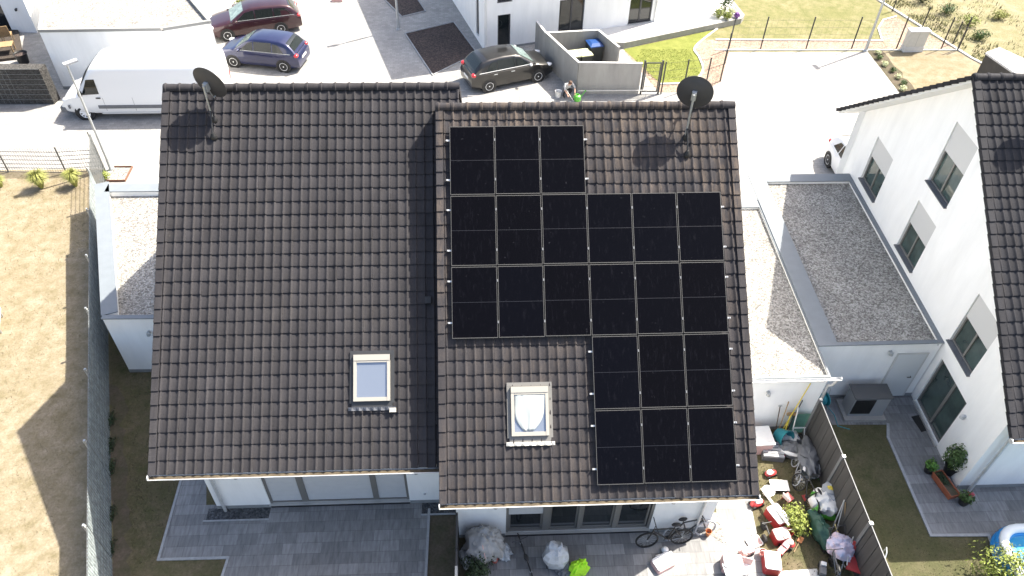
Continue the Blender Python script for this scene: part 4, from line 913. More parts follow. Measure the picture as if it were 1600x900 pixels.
b_ = MB(); b_.obox((hl-.10,0,.48),(.13,0,0),(0,.86,0),(0,0,.13)); b_.build('bumper', GREYP, V)

# ------------------------------------------------------------------ street lamps
def street_lamp(label, base, h=4.95, r=.055, yaw=0):
    t = thing('street_lamp', label, 'street lamp', (base[0],base[1],.004), yaw, 'street lamps')
    mb = MB(); mb.tube([(0,0,0),(0,0,h)], [r*1.25,r*.75], 12); mb.build('pole', STEEL, t, smooth=40)
    mb = MB(); mb.lathe((0,0,0),(0,0,1),[(r*2.1,0),(r*2.1,.05),(r*1.5,.09),(r*1.4,.5)],14); mb.build('pole_base', STEEL, t, smooth=40)
    mb = MB(); mb.obox((.14,0,h+.03),(.26,0,.02),(0,.11,0),(0,0,.035)); hd = mb.build('lamp_head', LGREY, t)
    mb = MB(); mb.obox((.16,0,h-.02),(.18,0,.013),(0,.08,0),(0,0,.006)); mb.build('lamp_lens', LAMPG, hd)
    return t
p = at(174,265); street_lamp('grey street lamp leaning over the van at the left', p, 4.85, .045, R(35))
p = at(623,46); street_lamp('grey street lamp between the two dark mulch beds', p, 4.95, .06, R(200))
p = at(1352,80); street_lamp('grey street lamp at the corner of the dry flower bed on the right', p, 4.95, .06, R(100))

# ------------------------------------------------------------------ fences
def wire_fence(label, pts, h, posts, name='wire_fence', dv=.05, dh=.2, wr=.006, post_m=DARKM, wm=WIRE, pr=.03, grp=None):
    t = thing(name, label, 'fence', (pts[0][0],pts[0][1],0), 0, grp)
    for p in posts:
        mb = MB(); mb.box(p[0]-pr,p[0]+pr,p[1]-pr*.7,p[1]+pr*.7,0,h+.06); mb.build('post', post_m, t, world=True)
    for a, b in zip(pts, pts[1:]):
        a, b = Vector((*a[:2],0)), Vector((*b[:2],0)); L_ = (b-a).length; d = (b-a)/L_; mb = MB()
        k = 0
        while k*dh <= h-.03:
            q = Vector((0,0,.03+k*dh)); mb.bar(a+q, b+q, wr*2, wr*2); k += 1
        n_ = int(L_/dv)
        for i in range(n_+1):
            q = a+d*(i*L_/max(1,n_)); mb.bar(q+Vector((0,0,.03)), q+Vector((0,0,h)), wr, wr)
        mb.build('mesh_panel', wm, t, world=True)
    return t
# left: front part is open mesh, the garden side carries woven screening
p0, p1, p2, p3 = at(-25,268), at(14,269), at(104,270), at(164,266)
wire_fence('grey open mesh fence along the street at the front of the left lawn', [(-30,10.2),p0.xy,p1.xy,p2.xy,p3.xy], 1.22, [p1.xy,p2.xy,p3.xy], dv=.1, dh=.2, wr=.010, post_m=GREYFRAME, wm=mat('fence_wire_dark', (.10,.10,.10), .6))
t = thing('screened_fence', 'grey-green mesh fence woven with privacy strips along the left garden', 'fence', FA)
Lf = (FB-FA).length; npst = 8
for i in range(npst+1):
    q = FA+fdir*(Lf*i/npst); mb = MB(); mb.obox(q+Vector((0,0,.93))-fn*.0-Vector((.06,.02,0)),(.025,0,0),(0,.03,0),(0,0,.95)); mb.build('post', STEEL, t, world=True)
    mb = MB(); mb.obox(q+Vector((0,0,1.80))-Vector((.06,.02,0)),(.035,0,0),(0,.03,0),(0,0,.012)); mb.build('clamp', ALU, t, world=True)
for i in range(npst):
    a, b = FA+fdir*(Lf*i/npst+.02), FA+fdir*(Lf*(i+1)/npst-.02); mb = MB(); n_ = int((b-a).length/.05)
    for k in range(n_):
        q0, q1 = a+(b-a)*(k/n_), a+(b-a)*((k+.93)/n_); off = fn*(.004 if k%2 else -.004)
        if i == 0: break
        mb.bar((q0+q1)/2+off+Vector((0,0,.05)), (q0+q1)/2+off+Vector((0,0,1.76+random.uniform(-.012,.012))), .006, (q1-q0).length*1.0, up=fdir)
    if i > 0: mb.build('privacy_strips', SCREEN, t, world=True)
    wm_ = MB()
    for k in range(9):
        q = Vector((0,0,.05+k*.215))
        for sg in (-1,1): wm_.bar(a+q+fn*.011*sg, b+q+fn*.011*sg, .007, .007)
    for k in range(0, n_+1, 1 if i == 0 else 5):
        q = a+(b-a)*(k/n_); wm_.bar(q+Vector((0,0,.03)), q+Vector((0,0,1.8)), .006, .006)
    wm_.build('mesh_panel', WIRE, t, world=True)
# right: boards between aluminium posts
t = thing('board_fence', 'dark grey composite board fence with pale top rail between the right gardens', 'fence', (10.47,-3.9,0))
ys = [-3.85,-5.75,-7.72,-9.7]
for y in ys:
    mb = MB(); mb.box(10.42,10.52,y-.05,y+.05,0,1.86); mb.build('post', GREYP, t, world=True); mb = MB(); mb.box(10.43,10.51,y-.04,y+.04,1.862,1.878); mb.build('post_cap', ALU, t, world=True)
for a, b in zip(ys, ys[1:]):
    mb = MB()
    nb_ = 11; st = (a-b-.104)/nb_
    for k in range(nb_): q_ = b+.052+k*st; mb.box(10.448+.010*(k%2),10.488-.006*(k%2),q_+.003,q_+st-.003,.06,1.82)
    mb.build('board_panel', WPC, t, world=True)
    mb = MB(); mb.box(10.459,10.481,b+.052,a-.052,1.822,1.84); mb.build('top_rail', GREYP, t, world=True)
# fence of the small lawn and the long wire fence of the back lawn
fp = [(p.x,p.y) for p in FP]
wire_fence('anthracite mesh fence curving round the small green lawn', [(9.75,16.12)]+fp, 1.65, [(9.75,16.12)]+fp, dv=.25, dh=.4, wr=.003, wm=DARKM)
lp = [at(*q).xy for q in [(1188,77),(1259,77),(1330,77),(1400,77),(1470,77),(1496,77)]]
wire_fence('anthracite mesh fence along the front of the meadow-like back lawn', [fp[-1]]+lp, 1.75, lp, dv=.25, dh=.4, wr=.003, wm=DARKM)
lp2 = [at(*q).xy for q in [(1496,79),(1489,68),(1440,45),(1394,18)]]
wire_fence('anthracite mesh fence running back along the meadow edge', lp2, 1.2, lp2, dv=.25, dh=.3, wr=.003, wm=DARKM)
t = thing('garden_gate', 'anthracite garden gate beside the concrete bin enclosure', 'gate', (9.15,16.12,0))
for x in (8.74,9.60): mb = MB(); mb.box(x-.04,x+.04,16.08,16.16,0,1.78); mb.build('post', DARKM, t, world=True)
mb = MB(); mb.box(8.80,8.85,16.10,16.14,.12,1.68); mb.box(9.49,9.54,16.10,16.14,.12,1.68); mb.box(8.85,9.49,16.10,16.14,.12,.17); mb.box(8.85,9.49,16.10,16.14,1.63,1.68); mb.build('gate_frame', DARKM, t, world=True)
mb = MB()
for k in range(6): mb.box(8.85,9.49,16.115,16.125,.40+k*.2,.408+k*.2)
for k in range(8): mb.box(8.92+k*.075,8.925+k*.075,16.116,16.124,.17,1.63)
mb.build('mesh_panel', DARKM, t, world=True)
mb = MB(); mb.box(8.83,8.87,16.05,16.10,.95,1.1); mb.build('handle', STEEL, t, world=True)

# ------------------------------------------------------------------ concrete bin enclosure and bins
t = thing('bin_enclosure', 'grey concrete walled bin enclosure beside the black car', 'bin enclosure', (6.5,17.6,0))
pts = {'fl':(5.62,16.2),'fr':(8.62,16.1),'rl':(4.30,19.25),'rr':(6.95,19.55),'mr':(7.75,17.75),'tail':(3.9,20.6)}
def wallseg(a, b, h, th=.1):
    mb = MB(); a, b = Vector((*pts[a],0)), Vector((*pts[b],0)); d = (b-a).normalized(); n = Vector((-d.y,d.x,0))*th/2
    mb.prism([(a-n).xy,(b-n).xy,(b+n).xy,(a+n).xy], 0, h); mb.build('wall_panel', CONC, t, world=True)
    mb = MB(); n *= 1.1; mb.prism([(a-n).xy,(b-n).xy,(b+n).xy,(a+n).xy], h+.001, h+.02); mb.build('wall_coping', CONC_L, t, world=True)
for a,b,h in (('fl','fr',1.66),('rl','fl',1.64),('rl','rr',1.63),('rr','mr',1.62),('tail','rl',1.6)): wallseg(a,b,h)
def bin_(label, loc, rz, w, d, h, body, lid, grp=None):
    t = thing('wheelie_bin', label, 'wheelie bin', loc, rz, grp)
    mb = MB(); b0 = [(-w*.42,-d*.40),(w*.42,-d*.40),(w*.42,d*.40),(-w*.42,d*.40)]; b1 = [(-w/2,-d/2),(w/2,-d/2),(w/2,d/2),(-w/2,d/2)]
    mb.add([(*p,.04) for p in b0]+[(*p,h-.06) for p in b1],[(3,2,1,0),(0,1,5,4),(1,2,6,5),(2,3,7,6),(3,0,4,7)]); mb.build('body', body, t)
    mb = MB(); mb.prism([(-w*.53,-d*.54),(w*.53,-d*.54),(w*.53,d*.52),(-w*.53,d*.52)], h-.06, h-.01); mb.add([(-w*.5,-d*.5,h-.01),(w*.5,-d*.5,h-.01),(w*.5,d*.48,h-.01),(-w*.5,d*.48,h-.01),(-w*.3,-d*.2,h+.05),(w*.3,-d*.2,h+.05),(w*.3,d*.3,h+.05),(-w*.3,d*.3,h+.05)],[(4,5,6,7),(0,1,5,4),(1,2,6,5),(2,3,7,6),(3,0,4,7)]); mb.build('lid', lid, t)
    mb = MB(); mb.tube([(-w*.35,d*.56,h-.08),(w*.35,d*.56,h-.08)], .018, 8); mb.build('handle', body, t)
    for x in (-w*.4,w*.4): mb = MB(); mb.lathe((x-.03,d*.45,.1),(1,0,0),[(0,0),(.1,0),(.1,.06),(0,.06)],14); mb.build('wheel', RUBBER, t)
    return t
bin_('dark wheelie bin with pale lid, left of the pair in the concrete enclosure', (5.60,18.25,.004), R(14), .56, .70, 1.05, BINGREY, LIDY)
bin_('dark wheelie bin with brighter yellowish lid between the pale-lidded bin and the blue one', (6.20,18.38,.004), R(14), .56, .70, 1.05, BINGREY, plain('bin_lid_cream', (.55,.56,.34), .5))
bin_('large bin with a blue lid in the concrete enclosure', (6.72,18.95,.004), R(14), .66, .78, 1.25, BINGREY, BLUEBIN)
bin_('dark bin half hidden behind the rear wall of the concrete enclosure', (5.0,19.95,.004), R(14), .56, .66, 1.05, BINGREY, BINGREY)

# ------------------------------------------------------------------ cabinet, shed, top right
t = thing('cable_cabinet', 'white concrete utility cabinet on the gravel bed at the right', 'utility cabinet', (24.1,20.42,0), R(2))
mb = MB(); mb.box(-.55,.55,-.2,.2,0,.28); mb.build('base', CONC_L, t); mb = MB(); mb.box(-.52,.52,-.18,.18,.285,1.12); mb.build('body', plain('cabinet_beige', (.55,.54,.50), .7, var=.05), t)
mb = MB(); mb.prism([(-.56,-.23),(.56,-.23),(.56,.23),(-.56,.23)],1.125,1.2); mb.build('lid', CONC_L, t); mb = MB(); mb.box(-.004,.004,-.183,-.181,.32,1.1); mb.build('door_gap', GREYP, t)
q = [at(1541,83,2.4), at(1562,75,2.4), at(1625,104,2.4), at(1600,124,2.4)]
t = thing('garden_shed', 'dark clad garden shed with pale flat roof behind the neighbour ridge', 'shed', (q[0].x,q[0].y,0))
mb = MB(); mb.prism([(p.x,p.y) for p in q], 0, 2.33); mb.build('wall', mat('shed_cladding', (.06,.055,.05), .8, var=.2, vscale=3, stretch=(9,9,1)), t, world=True)
mb = MB(); cxy = sum((p.xy for p in q), Vector((0,0)))/4; mb.prism([((p.x-cxy.x)*1.03+cxy.x,(p.y-cxy.y)*1.03+cxy.y) for p in q], 2.33, 2.42); mb.build('roof', CONC_L, t, world=True)

# ------------------------------------------------------------------ plants
def grass_clump(label, p, r, h, n, m=STRAW, grp='ornamental grasses'):
    t = thing('ornamental_grass', label, 'ornamental grass', (p.x,p.y,.008), 0, grp); mb = MB()
    for i in range(n):
        a = random.uniform(0,6.28); k = random.random()**.5; hh = h*random.uniform(.6,1.05); ro = r*k
        b0 = Vector((cos(a)*.06,sin(a)*.06,0)); b1 = Vector((cos(a)*ro*.5,sin(a)*ro*.5,hh*.8)); b2 = Vector((cos(a)*ro,sin(a)*ro,hh*(1.0-.35*k))); sd = Vector((-sin(a),cos(a),0))*.010
        mb.add([b0-sd,b0+sd,b1+sd*.8,b1-sd*.8,b2],[(0,1,2,3),(3,2,4)])
    mb.build('blades', m, t); return t
grass_clump('tuft of yellow-green ornamental grass by the street fence, left of the pair', at(66,294), .55, .95, 600)
grass_clump('tuft of yellow-green ornamental grass by the street fence, next to the lamp', at(119,291), .5, .9, 520)
grass_clump('tuft of ornamental grass cut off by the left frame edge', at(2,292), .35, .6, 300)
def shrub(name, label, p, r, n, size, m, stems=5, z=0, cat='shrub', grp=None):
    t = thing(name, label, cat, (p[0],p[1],z), 0, grp); mb = MB(); mb.leaves((0,0,r[2]*1.05), r, n, size, shell=.25); mb.build('foliage', m, t)
    mb = MB()
    for i in range(stems):
        a = 6.28*i/stems+random.random(); e = Vector((cos(a)*r[0]*.6,sin(a)*r[1]*.6,r[2]*random.uniform(.9,1.5))); mb.tube([(0,0,0), e*.5+Vector((0,0,.05)), e], [.022,.014,.006], 6)
    mb.build('stem', BARK, t); return t
shrub('shrub', 'yellow-green leafy shrub among the toys in the right-hand garden', at(1238,822).xy, (.42,.55,.36), 900, .045, LEAF_Y)
p = at(1560,905); shrub('shrub', 'large yellow-green shrub in front of the blue paddling pool', (p.x,p.y), (1.0,.75,.62), 1500, .05, LEAF_Y, 12)
shrub('shrub', 'dark bushy shrub beside the covered barbecue', at(748,898).xy, (.45,.5,.45), 1300, .04, LEAF_D)
p = at(167,280); shrub('shrub', 'small bright green plant at the foot of the left street lamp', (p.x,p.y), (.22,.22,.22), 260, .04, LEAF_Y, 3)
# ground weeds along the left fence
for i, (py, w_) in enumerate(((660,.30),(735,.34),(810,.4),(862,.36),(700,.26))):
    q = at(178,py); shrub('fence_weed', 'low green weeds at the foot of the screened fence, %s clump' % ('farthest','middle','second nearest','nearest','second farthest')[i], (q.x-.1,q.y), (.2,.45,.10), 420, .03, LEAF_D, 3, cat='weeds', grp='weeds along the left fence')
# shrubs and flowers on the terrace of the far house
for i,(x,y,m,r,lab) in enumerate(((14.3,23.6,LEAF_Y,.40,'round pale green shrub on the terrace corner, left'),(15.1,23.9,FLOWER_W,.34,'round whitish shrub on the terrace corner, right'),(14.75,23.45,LEAF_Y,.28,'small pale shrub at the terrace edge, in front'),(15.35,23.65,FLOWER_P,.2,'purple flowering plant at the terrace tip'))):
    shrub('terrace_plant', lab, (x,y), (r,r,r*.8), 420, .05, m, 4, .336, 'plant', 'plants on the terrace corner')
t = shrub('young_tree', 'young tree growing on the terrace corner', (14.75,24.2), (.5,.5,1.0), 520, .07, LEAF, 5, .336, 'tree')
for i in range(9):
    y = 20.0-i*.62+random.uniform(-.1,.1); x = 22.05+random.uniform(-.15,.2)
    shrub('bed_plant', 'low %s plant in the flower bed strip beside the street, %s from the lamp' % (('pale','green')[i%2], ('first','second','third','fourth','fifth','sixth','seventh','eighth','ninth')[i]), (x,y), (.2,.22,.14), 160, .045, FLOWER_W if i%2 == 0 else LEAF, 2, .01, 'plant', 'plants in the flower bed strip')
for i,(x,lab) in enumerate(((-12.3,'yellow-green low hedge plant behind the maroon car, left'),(-11.2,'yellow-green low hedge plant behind the maroon car, middle'),(-10.1,'yellow-green low hedge plant behind the maroon car, right'))):
    shrub('hedge_plant', lab, (x,26.1), (.6,.5,.35), 500, .07, LEAF_Y, 4, .01, 'shrub', 'hedge plants behind the maroon car')
for i,(px,py,rr,m,lab) in enumerate(((1512,40,.55,LEAF_Y,'brownish green wild shrub at the meadow edge, nearest the cabinet'),(1530,62,.5,LEAF,'green wild shrub at the meadow edge, just above the dark shed'),(1478,22,.5,LEAF,'green wild shrub at the meadow edge behind the mesh fence'),(1440,4,.6,LEAF_D,'dark wild shrub at the meadow edge near the top of the frame'),(1560,30,.45,STRAW,'straw-coloured wild shrub alone in the dry meadow'))):
    q = at(px,py); shrub('wild_shrub', lab, (q.x,q.y), (rr*1.3,rr,rr*.6), 420, .06, m, 5, 0, 'shrub', 'wild shrubs at the meadow edge')
# tall dry grass of the meadow, uncountable
mb = MB(); random.seed(3)
def blade(x, y, h, wd, z=.0):
    a = random.uniform(0,6.28); le = random.uniform(.1,.6)*h; b = Vector((x,y,z)); tp = b+Vector((cos(a)*le,sin(a)*le,h)); sd = Vector((-sin(a),cos(a),0))*wd
    mb.add([b-sd,b+sd,tp],[(0,1,2)])
cnt = 0
while cnt < 9000:
    x, y = random.uniform(23,46), random.uniform(13,40)
    if x < 24.9+ (26.4-y)*.32: continue
    if mnoise.noise(Vector((x*.35,y*.35,0))) < -.18: continue
    blade(x,y,random.uniform(.06,.24),random.uniform(.010,.025)); cnt += 1
tag(mb.build('meadow_grass', mat('meadow_blades', (.25,.22,.135), .8, tint=.4, col2=(.18,.18,.085), vscale=.6)), 'tall dry straw-coloured meadow grass beyond the plot edge', 'grass', kind='stuff')
mb = MB(); cnt = 0
while cnt < 1300:
    x, y = random.uniform(24.4,31), random.uniform(19,30)
    if mnoise.noise(Vector((x*1.1,y*1.1,4))) < -.05: continue
    d_ = x-(24.9+(26.4-y)*.32)
    if d_ < 0 or d_ > 2.4: continue
    blade(x,y,random.uniform(.06,.24),random.uniform(.014,.035)); cnt += 1
tag(mb.build('verge_weeds', mat('verge_blades', (.22,.21,.09), .8, tint=.35, col2=(.16,.165,.065), vscale=1.2)), 'green weeds along the white edging of the meadow', 'weeds', kind='stuff')
def lawn_blades(name, label, m, n, inside, box, h, wd=.006):
    global mb
    mb = MB(); c = 0
    while c < n:
        x, y = random.uniform(box[0],box[1]), random.uniform(box[2],box[3])
        if not inside(x,y): continue
        blade(x,y,h*random.uniform(.4,1.2),wd*random.uniform(.7,1.5),.01); c += 1
    tag(mb.build(name, m), label, 'grass', kind='stuff')
def left_of_fence(x,y): return x < FA.x+(FA.y-y)*(FB.x-FA.x)/(FA.y-FB.y)-.1
GB = mat('dry_blades', (.21,.175,.11), .85, tint=.35, col2=(.15,.13,.065), vscale=1.5)
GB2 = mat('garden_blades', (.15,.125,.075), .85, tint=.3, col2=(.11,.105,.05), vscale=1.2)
lawn_blades('lawn_grass', 'short dry grass on the sunlit left lawn', GB, 9000, lambda x,y: left_of_fence(x,y) and mnoise.noise(Vector((x*.8,y*.8,0))) > -.15, (-19,-8.5,-10,10), .05, .008)
lawn_blades('lawn_grass', 'short brownish grass in the shaded garden beside the left house', GB2, 6000, lambda x,y: not left_of_fence(x-.6,y) and (x < -7.95-.0 or (y < -7.75 and x < -6.4)) , (-11,-6,-9.5,2), .06, .008)
lawn_blades('lawn_grass', 'short brownish grass in the right-hand neighbour garden', GB2, 6000, lambda x,y: not (x > 13.0 and y > -7.2) and not (y > -3.45 and x > 11.4), (10.6,14.6,-9.6,-3.0), .03, .006)
lawn_blades('lawn_grass', 'patchy grass among the toys in the right-hand garden', GB2, 3500, lambda x,y: x > 8.35, (8.3,10.4,-9.5,-3.8), .06, .008)
lawn_blades('lawn_grass', 'fresh green grass on the small lawn beside the concrete enclosure', mat('green_blades', (.20,.24,.035), .8, tint=.35), 4000, lambda x,y: (x-8.9)*.9 > abs(19.2-y)*.4 and x < 12.1 and y < 20.6 and (x-8.7)*.55+20.4 > y, (9,12.2,17.4,21), .05, .01)

# ------------------------------------------------------------------ person crouching by the enclosure
def skinned(name, joints, edges, parent, mats, pick=None, sub=2):
    me = bpy.data.meshes.new(name); me.from_pydata([j[:3] for j in joints], edges, []); o = bpy.data.objects.new(name, me); COL.objects.link(o)
    md = o.modifiers.new('skin','SKIN'); me.skin_vertices.new() if not me.skin_vertices else None
    for sv, j in zip(me.skin_vertices[0].data, joints): sv.radius = (j[3], j[4] if len(j) > 4 else j[3]); sv.use_root = False
    me.skin_vertices[0].data[0].use_root = True
    sb = o.modifiers.new('sub','SUBSURF'); sb.levels = sub; sb.render_levels = sub
    dg = bpy.context.evaluated_depsgraph_get(); em = bpy.data.meshes.new_from_object(o.evaluated_get(dg)); o.modifiers.clear(); o.data = em
    em.materials.clear()
    for m in mats: em.materials.append(m)
    if pick:
        for f in em.polygons: f.material_index = pick(f.center); f.use_smooth = True
    o.parent = parent; return o
PP = at(884,149)
per = thing('person', 'person in grey t-shirt and dark trousers crouching between a bucket and a green watering can', 'person', (PP.x,PP.y,.004), R(200))
J = [(0,-.02,.34,.13,.15),(0,.05,.50,.13,.15),(0,.17,.68,.14,.17),(0,.25,.76,.07,.10),(0,.31,.80,.055),(0,.37,.84,.085,.09),(0,.44,.89,.078,.083),
     (.10,.0,.33,.10),(.17,.28,.46,.075),(.15,.06,.10,.055),(.15,.08,.04,.045),(.16,.20,.03,.035),
     (-.10,.0,.33,.10),(-.17,.28,.46,.075),(-.15,.06,.10,.055),(-.15,.08,.04,.045),(-.16,.20,.03,.035),
     (.19,.21,.74,.062),(.27,.36,.55,.045),(.20,.50,.40,.033),(.18,.56,.36,.034),
     (-.19,.21,.74,.062),(-.27,.36,.55,.045),(-.20,.52,.42,.033),(-.18,.58,.38,.034)]
Ed = [(0,1),(1,2),(2,3),(3,4),(4,5),(5,6),(0,7),(7,8),(8,9),(9,10),(10,11),(0,12),(12,13),(13,14),(14,15),(15,16),(2,17),(17,18),(18,19),(19,20),(2,21),(21,22),(22,23),(23,24)]
def pick(c):
    if c.y > .29 and c.z > .70 and abs(c.x) < .12: return 0
    if c.y > .33 and c.z < .56 and abs(c.x) > .14 and c.z > .30 and not (c.z > .44 and abs(c.x) < .22 and c.y < .36): return 0
    if c.z > .47 and not (abs(c.x) < .26 and c.y > .24 and c.z < .54 and c.z < .5): return 1
    if c.z < .075: return 3
    return 2
body = skinned('body', J, Ed, per, [SKIN, SHIRT, TROUS, BLACK], pick)
mb = MB(); mb.blob((0,.385,.895),(.096,.10,.09),4,.06); mb.build('hair', HAIR, per, smooth=60)
for sd in (-1,1):
    for k in range(5):
        mb = MB(); b0 = Vector((sd*.18+(k-2)*.017,.57,.355)); mb.tube([b0, b0+Vector((0,.045,-.02)), b0+Vector((0,.065,-.055))], [.011,.010,.008], 6); mb.build('finger', SKIN, per, smooth=60)
# bucket, watering can, water hose, folding trestle
t = thing('bucket', 'white bucket beside the crouching person', 'bucket', (*at(872,151).xy,.004)); mb = MB(); mb.lathe((0,0,0),(0,0,1),[(0,0),(.12,0),(.155,.30),(.165,.31),(.15,.30),(.115,.02),(0,.02)],18); mb.build('body', WHITE, t, smooth=40)
mb = MB(); mb.tube([(-.155,0,.29),(-.13,.09,.2),(0,.16,.17),(.13,.09,.2),(.155,0,.29)], .007, 6); mb.build('handle', STEEL, t)
t = thing('watering_can', 'bright green watering can beside the concrete enclosure wall', 'watering can', (*at(902,157).xy,.004), R(30)); mb = MB(); mb.lathe((0,0,0),(0,0,1),[(0,0),(.15,0),(.165,.05),(.15,.26),(.07,.31),(.06,.31),(.05,.28)],18); mb.build('body', GREEN, t, smooth=40)
mb = MB(); mb.tube([(.13,0,.06),(.3,0,.24),(.42,0,.36)], [.03,.022,.02], 8); mb.lathe((.42,0,.36),(.7,0,.6),[(.02,0),(.055,.06),(0,.07)],10); mb.build('spout', GREEN, t, smooth=40)
mb = MB(); mb.tube([(-.13,0,.10),(-.25,0,.25),(-.15,0,.40),(.02,0,.36),(.06,0,.30)], .014, 8); mb.build('handle', GREEN, t, smooth=40)
t = thing('timber_batten', 'long pale timber batten lying across in front of the enclosure', 'timber', (*at(905,141).xy,.9)); a, b = at(903,142,.35), at(1010,141,.35)
t.location = (a.x,a.y,.35); mb = MB(); mb.bar(a, b, .03, .03); mb.build('batten', EDGE, t, world=True)
for q in (a,b): mb = MB(); mb.tube([(q.x,q.y,.0),(q.x,q.y,.36)], .015, 6); mb.build('support', STEEL, t, world=True)
t = thing('leaning_stick', 'pale stick propped up in front of the crouching person', 'stick', (*at(887,158).xy,0)); a, b = at(896,158), at(884,139,.6); mb = MB(); mb.bar(a, b, .035, .02); mb.build('stick', EDGE, t, world=True)
# low railing seen just over the ridge
t = thing('low_railing', 'thin pale tubular railing in front of the black car, seen over the ridge', 'railing', (*at(732,160,0).xy,0))
a, b = at(731,162), at(852,161)
for k in range(4):
    q = a+(b-a)*k/3; mb = MB(); mb.tube([(q.x,q.y,0),(q.x,q.y,.42)], .012, 6); mb.build('post', EDGE, t, world=True)
mb = MB(); mb.tube([(a.x,a.y,.42),(b.x,b.y,.42)], .012, 6); mb.build('rail', EDGE, t, world=True)
p = at(513,75); 
p = at(527,2); t = thing('paving_pallet', 'small stack of reddish paving stones on the street at the top', 'paving stones', (p.x,p.y,.004)); mb = MB()
for k in range(6): mb.box(-.3+(k%3)*.21,-.1+(k%3)*.21,-.12,.12,(k//3)*.09,(k//3)*.09+.085)
mb.build('stones', PINK, t)

# ------------------------------------------------------------------ neighbour's patio: heat pump, hose reel, pots, mat, pool
t = thing('heat_pump', 'grey heat pump box on a plinth against the neighbour garage', 'heat pump', (12.62,-2.95,0), R(-1))
mb = MB(); mb.box(-.68,.62,-.42,.38,0,.10); mb.build('base', CONC, t)
mb = MB(); mb.box(-.56,.54,-.26,.24,.10,.98); mb.build('body', plain('heat_pump_casing', (.27,.28,.29), .5), t)
mb = MB(); mb.box(-.60,.58,-.30,.28,.981,1.01); mb.build('top_cover', mat('heat_pump_lid', (.065,.068,.072), .6), t)
mb = MB(); mb.box(-.52,.10,-.272,-.262,.22,.90)
for k in range(12): mb.box(-.51,.09,-.28,-.272,.25+k*.054,.275+k*.054)
mb.build('fan_grille', BLACK, t)
t = thing('hose_reel', 'teal garden hose reel beside the heat pump', 'hose reel', (11.35,-2.75,0), R(10))
mb = MB(); mb.lathe((-.14,0,.38),(1,0,0),[(0,0),(.22,0),(.22,.03),(.12,.03),(.17,.08),(.19,.14),(.17,.20),(.12,.25),(.22,.25),(.22,.28),(0,.28)],20); mb.build('reel', TEAL, t, smooth=35)
mb = MB()
for x in (-.18,.18): mb.tube([(x,-.2,0),(x,0,.4),(x,.18,.02)], .014, 6); mb.tube([(x,0,.4),(x,.08,.8)], .014, 6)
mb.tube([(-.18,.08,.8),(.18,.08,.8)], .014, 6); mb.build('stand', STEEL, t)
mb = MB(); mb.tube([(.12,-.1,.2),(.3,-.4,.03),(.2,-.8,.02),(.5,-1.0,.02)], .014, 8); mb.build('hose', TEAL, t, smooth=40)
mtp = [at(1424,651,.03),at(1445,646,.03),at(1459,669,.03),at(1440,675,.03)]
t = thing('door_mat', 'black door mat in front of the neighbour patio door', 'door mat', (mtp[0].x,mtp[0].y,0)); mb = MB(); mb.prism([p.xy for p in mtp], .019, .034); mb.build('mat', RUBBER, t, world=True)
def pot(label, p, r, h, pm, leaf, lr, n, fl=None):
    t = thing('potted_plant', label, 'potted plant', (p.x,p.y,.02), random.random(), 'pots on the neighbour patio')
    mb = MB(); mb.lathe((0,0,0),(0,0,1),[(r*.72,0),(r,h),(r*1.08,h+.01),(r*1.08,h+.03),(r*.92,h+.03),(r*.9,h-.03),(0,h-.03)],18,cap=False); mb.build('pot', pm, t, smooth=40)
    mb = MB(); mb.leaves((0,0,h+lr[2]*.8), lr, n, .05, shell=.2); mb.build('foliage', leaf, t)
    if fl: mb = MB(); mb.leaves((.05,0,h+lr[2]*1.4), (lr[0]*.4,lr[0]*.4,.06), 60, .035); mb.build('flowers', fl, t)
    return t
pot('small green plant in a dark pot on the neighbour patio, set apart', at(1449,737), .15, .22, BLACK, mat('leaf_fresh', (.09,.20,.03), .6, tint=.4), (.22,.22,.16), 240)
pot('tall leafy plant in a dark tub against the neighbour wall', at(1482,738), .22, .32, BLACK, LEAF, (.36,.44,.55), 1700)
pot('potted plant with pink flowers at the neighbour house corner', at(1503,787), .15, .22, BLACK, LEAF, (.24,.24,.18), 300, FLOWER)
a = at(1472,772)
t = thing('planter_box', 'terracotta planter box at the foot of the neighbour wall', 'planter', (a.x+.12,a.y+.2,.02), R(12)); t.scale = (.8,.85,.8)
mb = MB(); mb.add([(-.16,-.45,0),(.16,-.45,0),(.16,.45,0),(-.16,.45,0),(-.2,-.5,.3),(.2,-.5,.3),(.2,.5,.3),(-.2,.5,.3),(-.17,-.47,.3),(.17,-.47,.3),(.17,.47,.3),(-.17,.47,.3),(-.17,-.47,.24),(.17,-.47,.24),(.17,.47,.24),(-.17,.47,.24)],[(3,2,1,0),(0,1,5,4),(1,2,6,5),(2,3,7,6),(3,0,4,7),(4,5,9,8),(5,6,10,9),(6,7,11,10),(7,4,8,11),(8,9,13,12),(9,10,14,13),(10,11,15,14),(11,8,12,15)]); mb.build('box', TERRA, t)
mb = MB(); mb.box(-.165,.165,-.465,.465,.2,.242); mb.build('soil', SOIL, t); mb = MB(); mb.leaves((0,.15,.3),(.15,.3,.1),160,.04); mb.build('foliage', LEAF_D, t)
